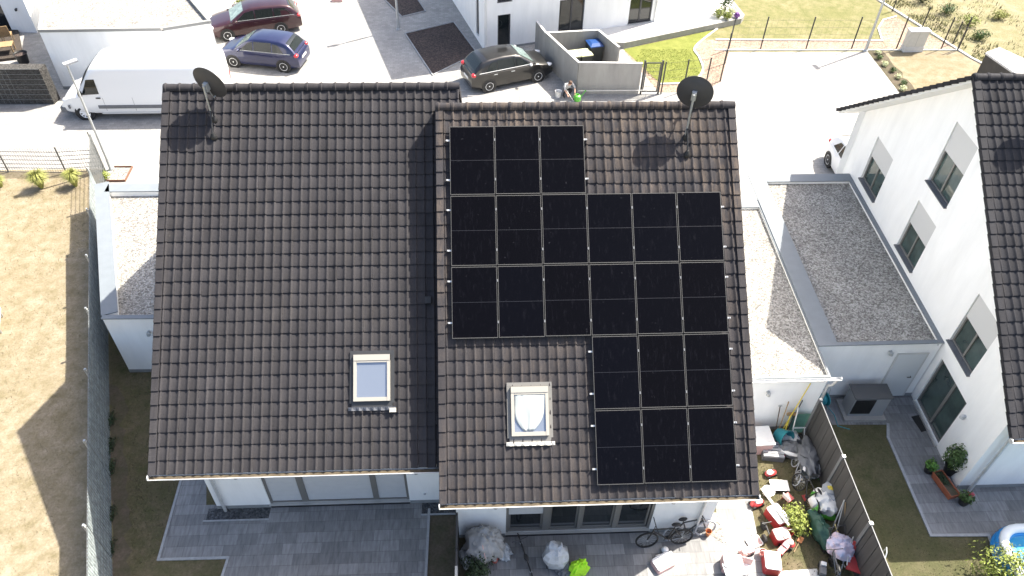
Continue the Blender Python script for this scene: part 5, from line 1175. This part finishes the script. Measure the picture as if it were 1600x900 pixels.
# paddling pool: rounded rectangular ring
t = thing('paddling_pool', 'blue and white inflatable paddling pool on the neighbour patio', 'paddling pool', (16.0,-8.55,.02), R(0))
def ring_path(hx, hy, rc, n=6):
    out = []
    for cx_,cy_,a0 in ((hx-rc,hy-rc,0),(-hx+rc,hy-rc,90),(-hx+rc,-hy+rc,180),(hx-rc,-hy+rc,270)):
        for k in range(n+1): a = R(a0+90*k/n); out.append((cx_+rc*cos(a),cy_+rc*sin(a)))
    return out
rp_ = ring_path(1.45,1.25,.6)
for z, m, nm, rr in ((.13,POOLB,'lower_ring',.19),(.34,POOLB,'middle_ring',.17),(.50,POOLW,'top_ring',.125)):
    mb = MB(); n = len(rp_); k_ = 12; vs = []
    for i in range(n):
        p_ = Vector((*rp_[i],z)); d_ = (Vector((*rp_[(i+1)%n],z))-Vector((*rp_[i-1],z))).normalized(); sd = Vector((d_.y,-d_.x,0))
        vs += [p_+rr*(cos(2*pi*k/k_)*sd+Vector((0,0,.8*sin(2*pi*k/k_)))) for k in range(k_)]
    mb.add(vs,[(i*k_+k,((i+1)%n)*k_+k,((i+1)%n)*k_+(k+1)%k_,i*k_+(k+1)%k_) for i in range(n) for k in range(k_)]); mb.build(nm, m, t, smooth=60)
mb = MB(); mb.poly([(p[0]*.94,p[1]*.94,.36) for p in rp_]); mb.build('water', WATER, t)

# ------------------------------------------------------------------ clutter in the right-hand garden
def sack(name, label, cat, p, r, m, rz=0, seed=1, amp=.22, extra=None, z=0):
    t = thing(name, label, cat, (p[0],p[1],z), rz); mb = MB(); mb.blob((0,0,r[2]*.75), r, seed, amp, 1.8, 26, 16, flat=.75, fold=.22); mb.build('body', m, t, smooth=28)
    return t
def bx(t, name, m, *b): mb = MB(); mb.box(*b); return mb.build(name, m, t)
# white and pink storage chest
t = thing('storage_chest', 'pink storage chest with white lid beside the garage wall', 'storage box', (8.86,-4.15,0), R(2)); bx(t,'body',PINK,-.42,.42,-.3,.3,0,.5); bx(t,'lid',WHITE,-.45,.45,-.33,.33,.502,.56)
t = thing('slatted_crate', 'grey slatted crate beside the pink storage chest', 'crate', (9.33,-4.42,0), R(-8))
for k in range(5): bx(t,'slat',LGREY,-.3,.3,-.26+k*.11,-.26+k*.11+.085,.22,.25)
bx(t,'side_panel',GREYP,-.31,.31,-.28,-.25,0,.218); bx(t,'side_panel',GREYP,-.31,.31,.25,.28,0,.218); bx(t,'side_panel',GREYP,-.31,-.28,-.248,.248,0,.218); bx(t,'side_panel',GREYP,.28,.31,-.248,.248,0,.218)
t = thing('teal_tub', 'teal plastic tub between the crate and the white sack', 'tub', (9.62,-3.98,0), 0); mb = MB(); mb.lathe((0,0,0),(0,0,1),[(.19,0),(.27,.38),(.29,.39),(.26,.385),(.18,.03),(0,.03)],18); o = mb.build('body', TEAL, t, smooth=40); o.rotation_euler = (R(70),0,R(30)); o.location = (0,.1,.25)
t = sack('garden_sack', 'white sack with blue printing lying before the wheelbarrow', 'sack', (10.08,-4.0), (.36,.24,.16), WHITE, R(-25), 3); mb = MB(); mb.blob((.05,.0,.225),(.17,.10,.03),2,.3); mb.build('print_patch', NAVY, t)
t = sack('dark_bag', 'dark grey bag with a white and red stripe in front of the white sack', 'bag', (9.95,-4.42), (.44,.26,.22), GREYP, R(-20), 5); mb = MB(); mb.tube([(-.36,-.16,.20),(-.1,-.24,.27),(.2,-.22,.24)],[.05,.07,.03],8); mb.build('white_stripe', WHITE, t, smooth=50); mb = MB(); mb.tube([(-.40,-.2,.12),(-.2,-.27,.14)],[.05,.04],8); mb.build('red_stripe', RED, t, smooth=50)
# wheelbarrow leaning upside down on the garage wall
t = thing('wheelbarrow', 'green wheelbarrow leaning upended on the garage wall', 'wheelbarrow', (10.28,-3.72,0), 0)
mb = MB(); a_ = [(-.30,-.10,.18),(.30,-.10,.18),(.34,.02,.95),(-.34,.02,.95)]; b_ = [(-.18,.04,.30),(.18,.04,.30),(.22,.12,.82),(-.22,.12,.82)]
mb.add(a_+b_,[(4,5,6,7),(0,4,7,3),(1,2,6,5),(0,1,5,4),(3,7,6,2)]); o = mb.build('tray', MINT, t); md = o.modifiers.new('thick','SOLIDIFY'); md.thickness = .012
for sd in (-1,1):
    mb = MB(); mb.tube([(sd*.12,-.32,.05),(sd*.2,-.22,.15),(sd*.24,-.13,.55),(sd*.26,-.03,1.15),(sd*.26,.02,1.3)], .02, 8); mb.build('handle', WHITE, t, smooth=40)
mb = MB(); mb.lathe((-.04,-.36,.18),(1,0,0),[(.10,0),(.17,0),(.18,.04),(.17,.08),(.10,.08)],18); mb.build('wheel', RUBBER, t, smooth=40)
mb = MB(); mb.tube([(-.24,-.15,.5),(.24,-.15,.5)], .016, 6); mb.build('cross_bar', WHITE, t)
# long tools leaning on the wall
def tool(name, label, cat, b, h, hm, head):
    t = thing(name, label, cat, (b[0],b[1],0)); hd = Vector((h[0]-b[0],h[1]-b[1],h[2])); mb = MB(); mb.tube([(0,0,.04), hd], .016, 8); mb.build('handle', hm, t, smooth=40)
    mb = MB()
    if head == 'broom': mb.obox((0,-.03,.07),(.17,0,0),(0,.03,0),(0,0,.03)); mb.obox((0,-.05,.02),(.16,0,0),(0,.025,0),(0,0,.03))
    elif head == 'spade': mb.obox((0,0,.16),(.10,0,0),(0,.012,0),(0,.01,.16)); mb.tube([hd-Vector((.06,0,0)),hd+Vector((.06,0,0))],.015,6)
    elif head == 'rake':
        mb.obox((0,0,.06),(.2,0,0),(0,.012,0),(0,0,.012))
        for k in range(9): mb.tube([(-.19+k*.0475,0,.06),(-.19+k*.0475,-.06,.02)],.005,4)
    mb.build('head', hm if head != 'spade' else STEEL, t); return t
tool('broom', 'broom with long yellow handle leaning on the garage wall', 'broom', (9.72,-3.85), (10.12,-3.60,2.3), YELLOW, 'broom')
tool('spade', 'spade with thin dark handle left of the yellow broom', 'spade', (9.55,-3.95), (9.52,-3.6,1.25), BARK, 'spade')
tool('rake', 'rake with wooden handle leaning beside the yellow broom', 'rake', (9.62,-3.9), (9.72,-3.6,1.45), WOOD, 'rake')
tool('garden_fork', 'dark fork leaning between the broom and the wheelbarrow', 'garden fork', (9.85,-3.88), (10.12,-3.6,1.5), DARKM, 'rake')
t = thing('push_broom', 'short yellow push broom standing against the wall', 'broom', (9.78,-4.0,0)); mb = MB(); mb.tube([(0,0,.05),(.12,.32,.95)],.022,8); mb.build('handle', YELLOW, t); mb = MB(); mb.obox((.12,.3,.98),(.13,0,0),(0,.03,0),(0,0,.05)); mb.build('head', WOOD, t)
# dark grey wheeled cart
t = thing('garden_cart', 'dark grey wheeled garden cart by the board fence', 'cart', (10.18,-4.85,0), R(80))
mb = MB(); mb.add([(-.5,-.2,.18),(.5,-.2,.18),(.5,.2,.18),(-.5,.2,.18),(-.58,-.26,.5),(.55,-.26,.5),(.55,.26,.5),(-.58,.26,.5)],[(3,2,1,0),(0,1,5,4),(1,2,6,5),(2,3,7,6),(3,0,4,7)]); mb.build('tray', GREYP, t); mb = MB(); mb.blob((0,0,.5),(.55,.24,.10),4,.25,1.8,26,14,fold=.35); mb.build('cover', GREYP, t, smooth=50)
for x in (-.35,.35):
    for y in (-.24,.24): mb = MB(); mb.lathe((x,y-.03,.13),(0,1,0),[(0,0),(.13,0),(.13,.06),(0,.06)],16); mb.build('wheel', RUBBER, t)
mb = MB(); mb.tube([(.55,0,.3),(.95,0,.6)],.016,6); mb.build('handle', STEEL, t)
# small bike trailer / pram frame with pale wheels
def bicycle(name, label, loc, rz, lean, frame, scale=1.0, cat='bicycle', saddle=BLACK, pale=False):
    t = thing(name, label, cat, loc, rz); t.rotation_euler = (lean,0,rz); t.scale = (scale,)*3
    for x in (-.52,.52):
        mb = MB(); n = 28; mb.lathe((x,-.02,.34),(0,1,0),[(.30,0),(.34,0),(.345,.02),(.34,.04),(.30,.04),(.295,.02),(.30,0)],n); w_ = mb.build('wheel', RUBBER if not pale else LGREY, t, smooth=40)
        mb = MB()
        for k in range(14): a = 2*pi*k/14; mb.bar((x,0,.34),(x+.3*cos(a),0,.34+.3*sin(a)),.005,.005)
        mb.lathe((x,-.04,.34),(0,1,0),[(0,0),(.03,0),(.03,.08),(0,.08)],10); mb.build('spokes', STEEL, w_)
    mb = MB(); A_, B_, C_, D_ = (-.52,0,.34), (-.10,0,.30), (-.24,0,.78), (.36,0,.82)
    for p_,q_ in ((A_,B_),(B_,C_),(A_,C_),(C_,D_),(B_,(.38,0,.74)),(D_,(.38,0,.74)),((.38,0,.74),(.52,0,.34))): mb.tube([p_,q_],.022,8)
    mb.build('frame', frame, t, smooth=40)
    mb = MB(); mb.tube([(-.24,0,.78),(-.28,0,.92)],.015,8); mb.blob((-.28,0,.95),(.14,.07,.035),1,.1); mb.build('saddle', saddle, t, smooth=50)
    mb = MB(); mb.tube([(.36,0,.82),(.33,0,1.0),(.33,.27,1.03)],.014,8); mb.tube([(.33,0,1.0),(.33,-.27,1.03)],.014,8); mb.build('handlebar', DARKM, t, smooth=40)
    mb = MB(); mb.lathe((-.10,-.05,.30),(0,1,0),[(.0,0),(.09,0),(.09,.01),(0,.01)],16); mb.tube([(-.10,-.06,.30),(-.02,-.06,.16)],.012,6); mb.tube([(-.10,.06,.30),(-.18,.06,.44)],.012,6); mb.build('crank', DARKM, t)
    return t
bicycle('bicycle', 'black bicycle with dark wheels leaning on the white wall beside the garden window', (5.55,-7.22,.02), R(184), R(8), BLACK, .92)
bicycle('bicycle', 'dark bicycle with pale rims leaning on the white wall nearest the house corner', (6.28,-7.02,.02), R(8), R(-10), DARKM, .88, pale=True)
bicycle('child_bicycle', 'small black bicycle tipped near the fence beside the green bag', (9.72,-5.95,.02), R(100), R(25), BLACK, .75)
bicycle('child_bicycle', 'child bicycle with pale wheels among the bags by the fence', (9.75,-5.1,.02), R(75), R(20), LGREY, .62, saddle=WHITE, pale=True)
bicycle('child_bicycle', 'small bicycle standing on the dark patio at the bottom edge', (1.85,-7.55,.02), R(105), R(-10), BLACK, .8)
bicycle('child_bicycle', 'dark bicycle in front of the flowered cover by the board fence', (9.95,-8.15,.02), R(85), R(-12), GREYP, .8)
# red toys
def toy_car(label, p, rz, s=1.0, top=WHITE, bottom=RED):
    t = thing('toy_car', label, 'toy car', (p[0],p[1],.01), rz, 'red ride-on toys'); t.scale = (s,)*3
    mb = MB(); mb.blob((0,0,.16),(.36,.2,.13),2,.08,flat=.6); mb.build('body', bottom, t, smooth=50)
    mb = MB(); mb.blob((-.08,0,.29),(.2,.15,.09),3,.12); mb.build('seat', top, t, smooth=50)
    for x in (-.22,.22):
        for y in (-.17,.17): mb = MB(); mb.lathe((x,y-.035,.09),(0,1,0),[(0,0),(.09,0),(.09,.07),(0,.07)],14); mb.build('wheel', RUBBER, t)
    mb = MB(); mb.tube([(.14,0,.26),(.10,0,.42)],.014,6); mb.lathe((.10,0,.42),(-.3,0,1),[(.06,0),(.075,.012),(.06,.024),(.05,.012),(.06,0)],14); mb.build('steering_wheel', BLACK, t); return t
toy_car('small red and white toy car alone on the grass near the storage chest', at(1203,742).xy, R(20), .55)
toy_car('red ride-on toy under the end of the white plank', at(1181,789).xy, R(200), .62, WHITE, RED)
toy_car('red ride-on toy nearest the bottom of the row, white on top', at(1226,850).xy, R(150), .7, PINK, RED)
def lidded(label, p, rz, sx, sy, h, body, lid, name='toy_box', cat='box'):
    t = thing(name, label, cat, (p[0],p[1],.01), rz); mb = MB(); mb.prism(ring_path(sx,sy,.06,3),0,h); mb.build('body', body, t); mb = MB(); mb.prism(ring_path(sx*.94,sy*.94,.06,3),h,h+.04); mb.build('lid', lid, t); return t
lidded('red toy box with a white lid beside the pale slab', at(1203,884).xy, R(80), .27, .22, .28, RED, WHITE)
lidded('pinkish box with a white top standing on the sunlit patio', at(1141,886).xy, R(-6), .26, .2, .32, PINK, WHITE)
lidded('low pale box tipped on the patio beside the parked bicycle', at(1035,882).xy, R(25), .28, .2, .14, PINK, WHITE)
lidded('orange-red toy chest with pale top beside the yellow-green shrub', at(1211,812).xy, R(-66), .30, .20, .30, RED, WHITE, 'toy_chest', 'toy box')
lidded('smaller red toy chest with a pink top just below the orange-red one', at(1217,842).xy, R(-80), .18, .22, .26, RED, PINK, 'toy_chest', 'toy box')
t = thing('foam_roll', 'short white roll lying on the patio shade edge', 'roll', (*at(1037,871).xy,.09), R(15)); mb = MB(); mb.tube([(-.22,0,0),(.22,0,0)],.08,12); mb.build('roll', WHITE, t, smooth=40)
t = thing('white_ball', 'small white ball on the patio above the white roll', 'ball', (*at(1038,862).xy,.1)); mb = MB(); mb.blob((0,0,0),(.1,.1,.1),1,.0); mb.build('ball', WHITE, t, smooth=60)
t = thing('activity_table', 'white play table with dark legs at the bottom of the patio', 'table', (*at(1143,898).xy,.01), R(5)); t.scale = (.6,.6,.8); bx(t,'table_top',WHITE,-.45,.45,-.3,.3,.36,.40)
for x,y in ((-.4,-.25),(.4,-.25),(-.4,.25),(.4,.25)): mb = MB(); mb.tube([(x,y,0),(x,y,.36)],.02,6); mb.build('leg', GREYP, t)
t = thing('toy_tricycle', 'black toy tricycle beside the red toy chests', 'tricycle', (*at(1196,836).xy,.01), R(100))
for x,y in ((.2,0),(-.15,.14),(-.15,-.14)): mb = MB(); mb.lathe((x,y-.03,.12),(0,1,0),[(0,0),(.12,0),(.12,.06),(0,.06)],14); mb.build('wheel', RUBBER, t)
mb = MB(); mb.tube([(.2,0,.14),(.15,0,.3),(-.1,0,.22)],.02,6); mb.tube([(.15,-.14,.4),(.15,.14,.4)],.012,6); mb.tube([(.15,0,.3),(.15,0,.4)],.012,6); mb.build('frame', DARKM, t)
t = thing('sandpit_lid', 'white rectangular plastic lid with a dark rim lying near the toys', 'lid', (*at(1216,762).xy,.01), R(-4)); bx(t,'panel',WHITE,-.26,.26,-.17,.17,.10,.13); bx(t,'rim',BLACK,-.25,.25,-.16,.16,0,.098)
t = thing('round_tub', 'round white tub beside the rectangular plastic lid', 'tub', (*at(1199,771).xy,.01)); mb = MB(); mb.lathe((0,0,0),(0,0,1),[(.14,0),(.17,.14),(.18,.145),(.16,.14),(.14,.11),(0,.11)],20); mb.build('body', WHITE, t, smooth=40)
t = thing('white_plank', 'white plank lying diagonally over the red toys', 'plank', (*at(1190,765,.3).xy,.3)); a, b = at(1190,763,.32), at(1233,821,.42); mb = MB(); mb.bar(a, b, .075, .025); mb.build('plank', SLABW, t, world=True)
def small(name, label, cat, px, kind, m, sc=1.0, rz=0, m2=None):
    p = at(*px); t = thing(name, label, cat, (p.x,p.y,.01), rz); t.scale = (sc,)*3; mb = MB()
    if kind == 'bucket':
        mb.lathe((0,0,0),(0,0,1),[(0,0),(.09,0),(.12,.2),(.13,.205),(.115,.2),(.085,.02),(0,.02)],16); mb.build('body', m, t, smooth=40); mb = MB(); mb.tube([(-.12,0,.2),(-.08,0,.3),(.08,0,.3),(.12,0,.2)],.008,6); mb.build('handle', m2 or WHITE, t)
    elif kind == 'truck':
        mb.box(-.2,.02,-.09,.09,.08,.22); mb.box(.03,.2,-.09,.09,.08,.18); mb.build('body', m, t); mb = MB(); mb.box(.05,.16,-.075,.075,.181,.27); mb.build('cab', m2 or WHITE, t)
        for x in (-.13,.12):
            for y in (-.09,.09): mb = MB(); mb.lathe((x,y-.02,.06),(0,1,0),[(0,0),(.06,0),(.06,.04),(0,.04)],12); mb.build('wheel', RUBBER, t)
    elif kind == 'tray':
        mb.prism(ring_path(.22,.16,.05,3),0,.03); mb.build('base', m, t); mb = MB(); q = ring_path(.22,.16,.05,3)
        mb.tube([(a,b,.045) for a,b in q]+[(q[0][0],q[0][1],.045)],.02,6); mb.build('rim', m2 or m, t)
    elif kind == 'shovel':
        mb.tube([(-.3,0,.03),(.1,0,.05)],.014,6); mb.build('handle', m2 or WOOD, t); mb = MB(); mb.obox((.2,0,.04),(.1,0,.01),(0,.07,0),(0,0,.008)); mb.build('blade', m, t)
    elif kind == 'seat':
        mb.box(-.15,.15,-.15,.15,.18,.21); mb.build('seat', m, t); mb = MB(); mb.obox((0,.16,.33),(.15,0,0),(0,.015,0),(0,.02,.13)); mb.build('backrest', m2 or m, t)
        for x,y in ((-.12,-.12),(.12,-.12),(-.12,.12),(.12,.12)): mb = MB(); mb.tube([(x,y,0),(x,y,.18)],.015,6); mb.build('leg', m, t)
    return t
small('toy_bucket','small red bucket lying between the red toy chests and the shrub','bucket',(1230,836),'bucket',RED,1.0)
small('toy_bucket','pink bucket next to the red toy box','bucket',(1190,868),'bucket',PINK,.9)
small('toy_truck','red and white toy truck above the red toy box, below the toy chests','toy truck',(1221,862),'truck',RED,.95,R(40))
small('toy_truck','pale pink toy truck at the sunlit patio edge','toy truck',(1165,866),'truck',PINK,1.0,R(200))
small('sand_tray','pale pink sand tray lying left of the toy tricycle','tray',(1178,848),'tray',PINK,.9,R(20),WHITE)
small('child_chair','little red chair fallen in the grass below the flat white lid','chair',(1229,782),'seat',RED,.8,R(120),WHITE)
small('toy_shovel','orange toy shovel lying in the grass by the shrub','shovel',(1246,852),'shovel',plain('orange_plastic',(.6,.2,.05),.4),.9,R(50))
small('child_chair','small white child chair on the patio near the pinkish box','chair',(1162,892),'seat',WHITE,.9,R(-20),PINK)
small('toy_bucket','white bucket among the bags beside the child bicycle','bucket',(1256,752),'bucket',WHITE,.9)
small('toy_truck','grey toy truck on the dark grass below the flowered buggy','toy truck',(1283,892),'truck',GREYP,.9,R(70))
small('toy_shovel','red shovel by the black bicycle','shovel',(1262,788),'shovel',RED,.9,R(100))
small('toy_bucket','grey tub beside the garden cart','bucket',(1252,722),'bucket',GREYP,1.4)
# bags and sacks by the fence
sack('pale_bag', 'light blue-grey bag by the fence beside the green bottle', 'bag', at(1262,742).xy, (.26,.2,.2), LGREY, 0, 7)
t = sack('pale_bag', 'white bag with blue print next to the green bottle', 'bag', at(1273,741).xy, (.18,.16,.22), WHITE, 0, 9); mb = MB(); mb.blob((0,-.12,.2),(.09,.05,.08),2,.2); mb.build('print_patch', NAVY, t)
t = thing('green_bottle', 'bright green upright bottle between the bags by the fence', 'bottle', (*at(1281,748).xy,.0)); mb = MB(); mb.lathe((0,0,0),(0,0,1),[(0,0),(.07,0),(.07,.3),(.03,.38),(.03,.45),(0,.45)],12); mb.build('body', GREEN, t, smooth=40)
sack('pale_bag', 'crumpled grey plastic bag at the foot of the board fence', 'bag', at(1292,748).xy, (.2,.24,.24), BAGP, 0, 11)
t = sack('soil_sack', 'big white and green soil sack leaning on the board fence', 'sack', at(1288,792).xy, (.42,.42,.34), WHITE, R(-10), 13, .2); mb = MB(); mb.blob((-.32,-.02,.2),(.12,.34,.24),3,.15); mb.build('green_side', GREEN, t, smooth=50); mb = MB(); mb.blob((.1,-.34,.12),(.28,.12,.14),4,.15); mb.build('green_base', GREEN, t, smooth=50)
t = sack('cement_sack', 'grey sack with yellow and black print on top of the soil sack', 'sack', at(1300,768,.45).xy, (.3,.26,.14), LGREY, R(20), 15, .25, z=.42); mb = MB(); mb.blob((-.05,.05,.215),(.12,.1,.03),5,.3); mb.build('print_patch', YELLOW, t); mb = MB(); mb.blob((.1,.02,.215),(.06,.1,.03),6,.3); mb.build('dark_patch', BLACK, t)
t = thing('folded_parasol', 'dark green covered roll standing in the grass below the soil sack', 'parasol', (*at(1276,836).xy,.0), R(8)); mb = MB(); mb.blob((0,0,.30),(.21,.48,.28),17,.15,1.5,26,16,flat=.95,fold=.25); mb.build('cover', DGREEN, t, smooth=50); mb = MB(); mb.tube([(0,.3,.3),(0,.6,.33)],.03,8); mb.build('pole', STEEL, t)
for i,(pa,pb,m,lab) in enumerate((((1294,842),(1284,800),STEEL,'thin grey rod leaning on the board fence, left of the three'),((1304,842),(1300,806),EDGE,'pale rod leaning on the board fence, middle of the three'),((1318,846),(1306,815),WOOD,'brown wooden rod leaning on the board fence, right of the three'))):
    a = at(*pa); b = Vector((10.42,a.y+.55,1.1)); t = thing('garden_rod', lab, 'rod', (a.x,a.y,0), 0, 'rods leaning on the fence'); mb = MB(); mb.tube([a,b],.014,6); mb.build('rod', m, t, world=True)
t = thing('covered_pram', 'buggy under a blue and pink flowered cover by the board fence', 'buggy', (*at(1304,868).xy,0), R(10))
mb = MB(); mb.blob((0,0,.52),(.36,.32,.26),19,.16,1.5,30,18,fold=.22); mb.build('cover', BALL, t, smooth=28)
for x in (-.26,.26):
    for y in (-.2,.22): mb = MB(); mb.lathe((x-.02,y,.12),(1,0,0),[(.06,0),(.12,0),(.12,.04),(.06,.04)],16); mb.build('wheel', RUBBER, t)
mb = MB()
for x in (-.26,.26): mb.tube([(x,-.2,.12),(x*.8,.1,.5),(x*.9,.4,.85)],.014,6)
mb.tube([(-.24,.4,.85),(.24,.4,.85)],.014,6); mb.build('frame', DARKM, t)
t = thing('camping_chair', 'folding chair with red seat and grey tube frame at the bottom right', 'chair', (*at(1330,893).xy,0), R(-25))
mb = MB(); mb.obox((0,0,.42),(.24,0,0),(0,.22,.03),(0,0,.015)); mb.build('seat', RED, t); mb = MB(); mb.obox((0,.30,.66),(.24,0,0),(0,.06,.2),(0,.012,-.004)); mb.build('backrest', RED, t)
for sd in (-1,1): mb = MB(); mb.tube([(sd*.28,-.25,0),(sd*.28,.22,.45),(sd*.28,.42,.95)],.016,8); mb.tube([(sd*.28,.3,0),(sd*.28,-.22,.44),(sd*.28,-.25,.62),(sd*.28,.30,.64)],.016,8); mb.build('side_frame', STEEL, t, smooth=40)
t = thing('walker_frame', 'grey metal trolley frame standing beside the red camping chair', 'trolley', (*at(1352,884).xy,0), R(-30))
for sd in (-1,1): mb = MB(); mb.tube([(sd*.22,-.25,.05),(sd*.22,-.2,.85),(sd*.22,.0,.95),(sd*.22,.22,.85),(sd*.22,.28,.05)],.018,8); mb.build('side_frame', STEEL, t, smooth=40)
mb = MB(); mb.box(-.21,.21,-.15,.2,.5,.53); mb.build('tray', LGREY, t)
# flower pot orange by the corner
t = thing('plant_pot', 'small orange plant pot at the house corner on the gravel', 'pot', (*at(1105,836).xy,.02)); mb = MB(); mb.lathe((0,0,0),(0,0,1),[(.06,0),(.08,.2),(.09,.2),(.075,.19),(.05,.02),(0,.02)],14); mb.build('body', plain('orange_clay', (.5,.18,.06), .7), t, smooth=40)
# objects on the shaded patio at the bottom
t = thing('covered_barbecue', 'round grey covered barbecue against the garden wall', 'barbecue', (*at(757,868).xy,.02)); mb = MB(); mb.blob((0,0,.60),(.50,.46,.50),21,.12,1.3,44,30,fold=.20); mb.build('cover', TARP, t, smooth=30)
for k in range(3): a = 2*pi*k/3+.5; mb = MB(); mb.tube([(cos(a)*.3,sin(a)*.3,.35),(cos(a)*.38,sin(a)*.38,0)],.02,6); mb.build('leg', DARKM, t)
mb = MB(); mb.tube([(-.05,-.25,1.06),(.02,-.46,.75)],.012,6); mb.build('strap', PINK, t)
t = sack('plastic_sheet', 'crumpled grey sheet hanging beside the covered barbecue', 'sheet', at(733,876).xy, (.22,.3,.28), BAGP, 0, 23, .3)
sack('plastic_sheet', 'small crumpled pale sheet right of the covered barbecue', 'sheet', at(787,866).xy, (.2,.24,.2), BAGP, R(30), 25, .35)
t = thing('watering_jug', 'small reddish jug at the foot of the covered barbecue', 'jug', (*at(773,877).xy,.02)); mb = MB(); mb.lathe((0,0,0),(0,0,1),[(0,0),(.08,0),(.09,.18),(.05,.24),(.05,.27),(0,.27)],12); mb.build('body', plain('dull_red', (.35,.09,.07), .6), t, smooth=40); mb = MB(); mb.tube([(.08,0,.06),(.15,0,.14),(.06,0,.24)],.012,6); mb.build('handle', plain('dull_red_handle', (.35,.09,.07), .6), t)
t = thing('wrapped_chair', 'chair wrapped in pale plastic on the shaded patio', 'chair', (*at(868,880).xy,.02), R(-15)); mb = MB(); mb.blob((0,0,.40),(.33,.33,.42),27,.26,1.6,15,10,flat=.9,fold=.2); mb.build('wrapping', plain('clear_wrap', (.50,.51,.52), .35, var=.15, vscale=10), t, smooth=12)
for x,y in ((-.2,-.2),(.2,-.2),(-.2,.2),(.2,.2)): mb = MB(); mb.tube([(x,y,0),(x,y,.3)],.015,6); mb.build('leg', DARKM, t)
sack('grey_bundle', 'dark grey bundle below the wrapped chair', 'bundle', at(882,893).xy, (.24,.2,.18), GREYP, 0, 29, .35)
t = sack('hi_vis_jacket', 'bright yellow-green jacket hung over something at the bottom edge', 'jacket', at(904,894).xy, (.26,.17,.30), NEON, R(25), 31, .35); mb = MB(); mb.tube([(-.12,-.02,.26),(-.28,-.1,.16),(-.34,-.2,.05)],[.08,.07,.05],8); mb.build('sleeve', NEON, t, smooth=50)
mb = MB()
t = thing('privacy_screen', 'dark slim privacy screen running out from the house wall between the two gardens', 'screen', (.02,-8.2,0)); mb = MB()
for k in range(3): mb.box(.0,.04,-9.7+k*.94,-8.79+k*.94,.05,1.45)
mb.build('panel', FRAME, t, world=True)
for y in (-9.72,-8.77,-7.83,-6.9): mb = MB(); mb.box(-.01,.05,y-.025,y+.02,0,1.5); mb.build('post', DARKM, t, world=True)
mb = MB(); mb.box(-.012,.052,-9.2,-8.3,1.452,1.47); mb.build('top_strip', ALU, t, world=True)
# left lawn: pale pink thing cut by the left frame edge
t = thing('garden_lounger', 'white garden lounger with red stripe cut off by the left frame edge', 'lounger', (*at(-14,512).xy,.01), R(20)); bx(t,'seat',WHITE,-.35,.4,-.45,.5,.28,.33); mb = MB(); mb.box(-.3,.41,-.1,.0,.331,.345); mb.build('stripe', RED, t)
for x,y in ((-.3,-.4),(.35,-.4),(-.3,.4),(.35,.4)): mb = MB(); mb.tube([(x,y,0),(x,y,.28)],.02,6); mb.build('leg', STEEL, t)
p = at(183,273); t = thing('planting_box', 'small rusty-edged planting square beside the left street lamp', 'planting box', (p.x+.1,p.y,0)); mb = MB(); mb.box(-.35,.38,-.5,-.47,0,.1); mb.box(-.35,.38,.47,.5,0,.1); mb.box(.38,.41,-.5,.5,0,.1); mb.build('edging', plain('rust_edge', (.16,.08,.05), .9), t); mb = MB(); mb.box(-.35,.38,-.47,.47,.006,.04); mb.build('gravel', GRAVEL, t)
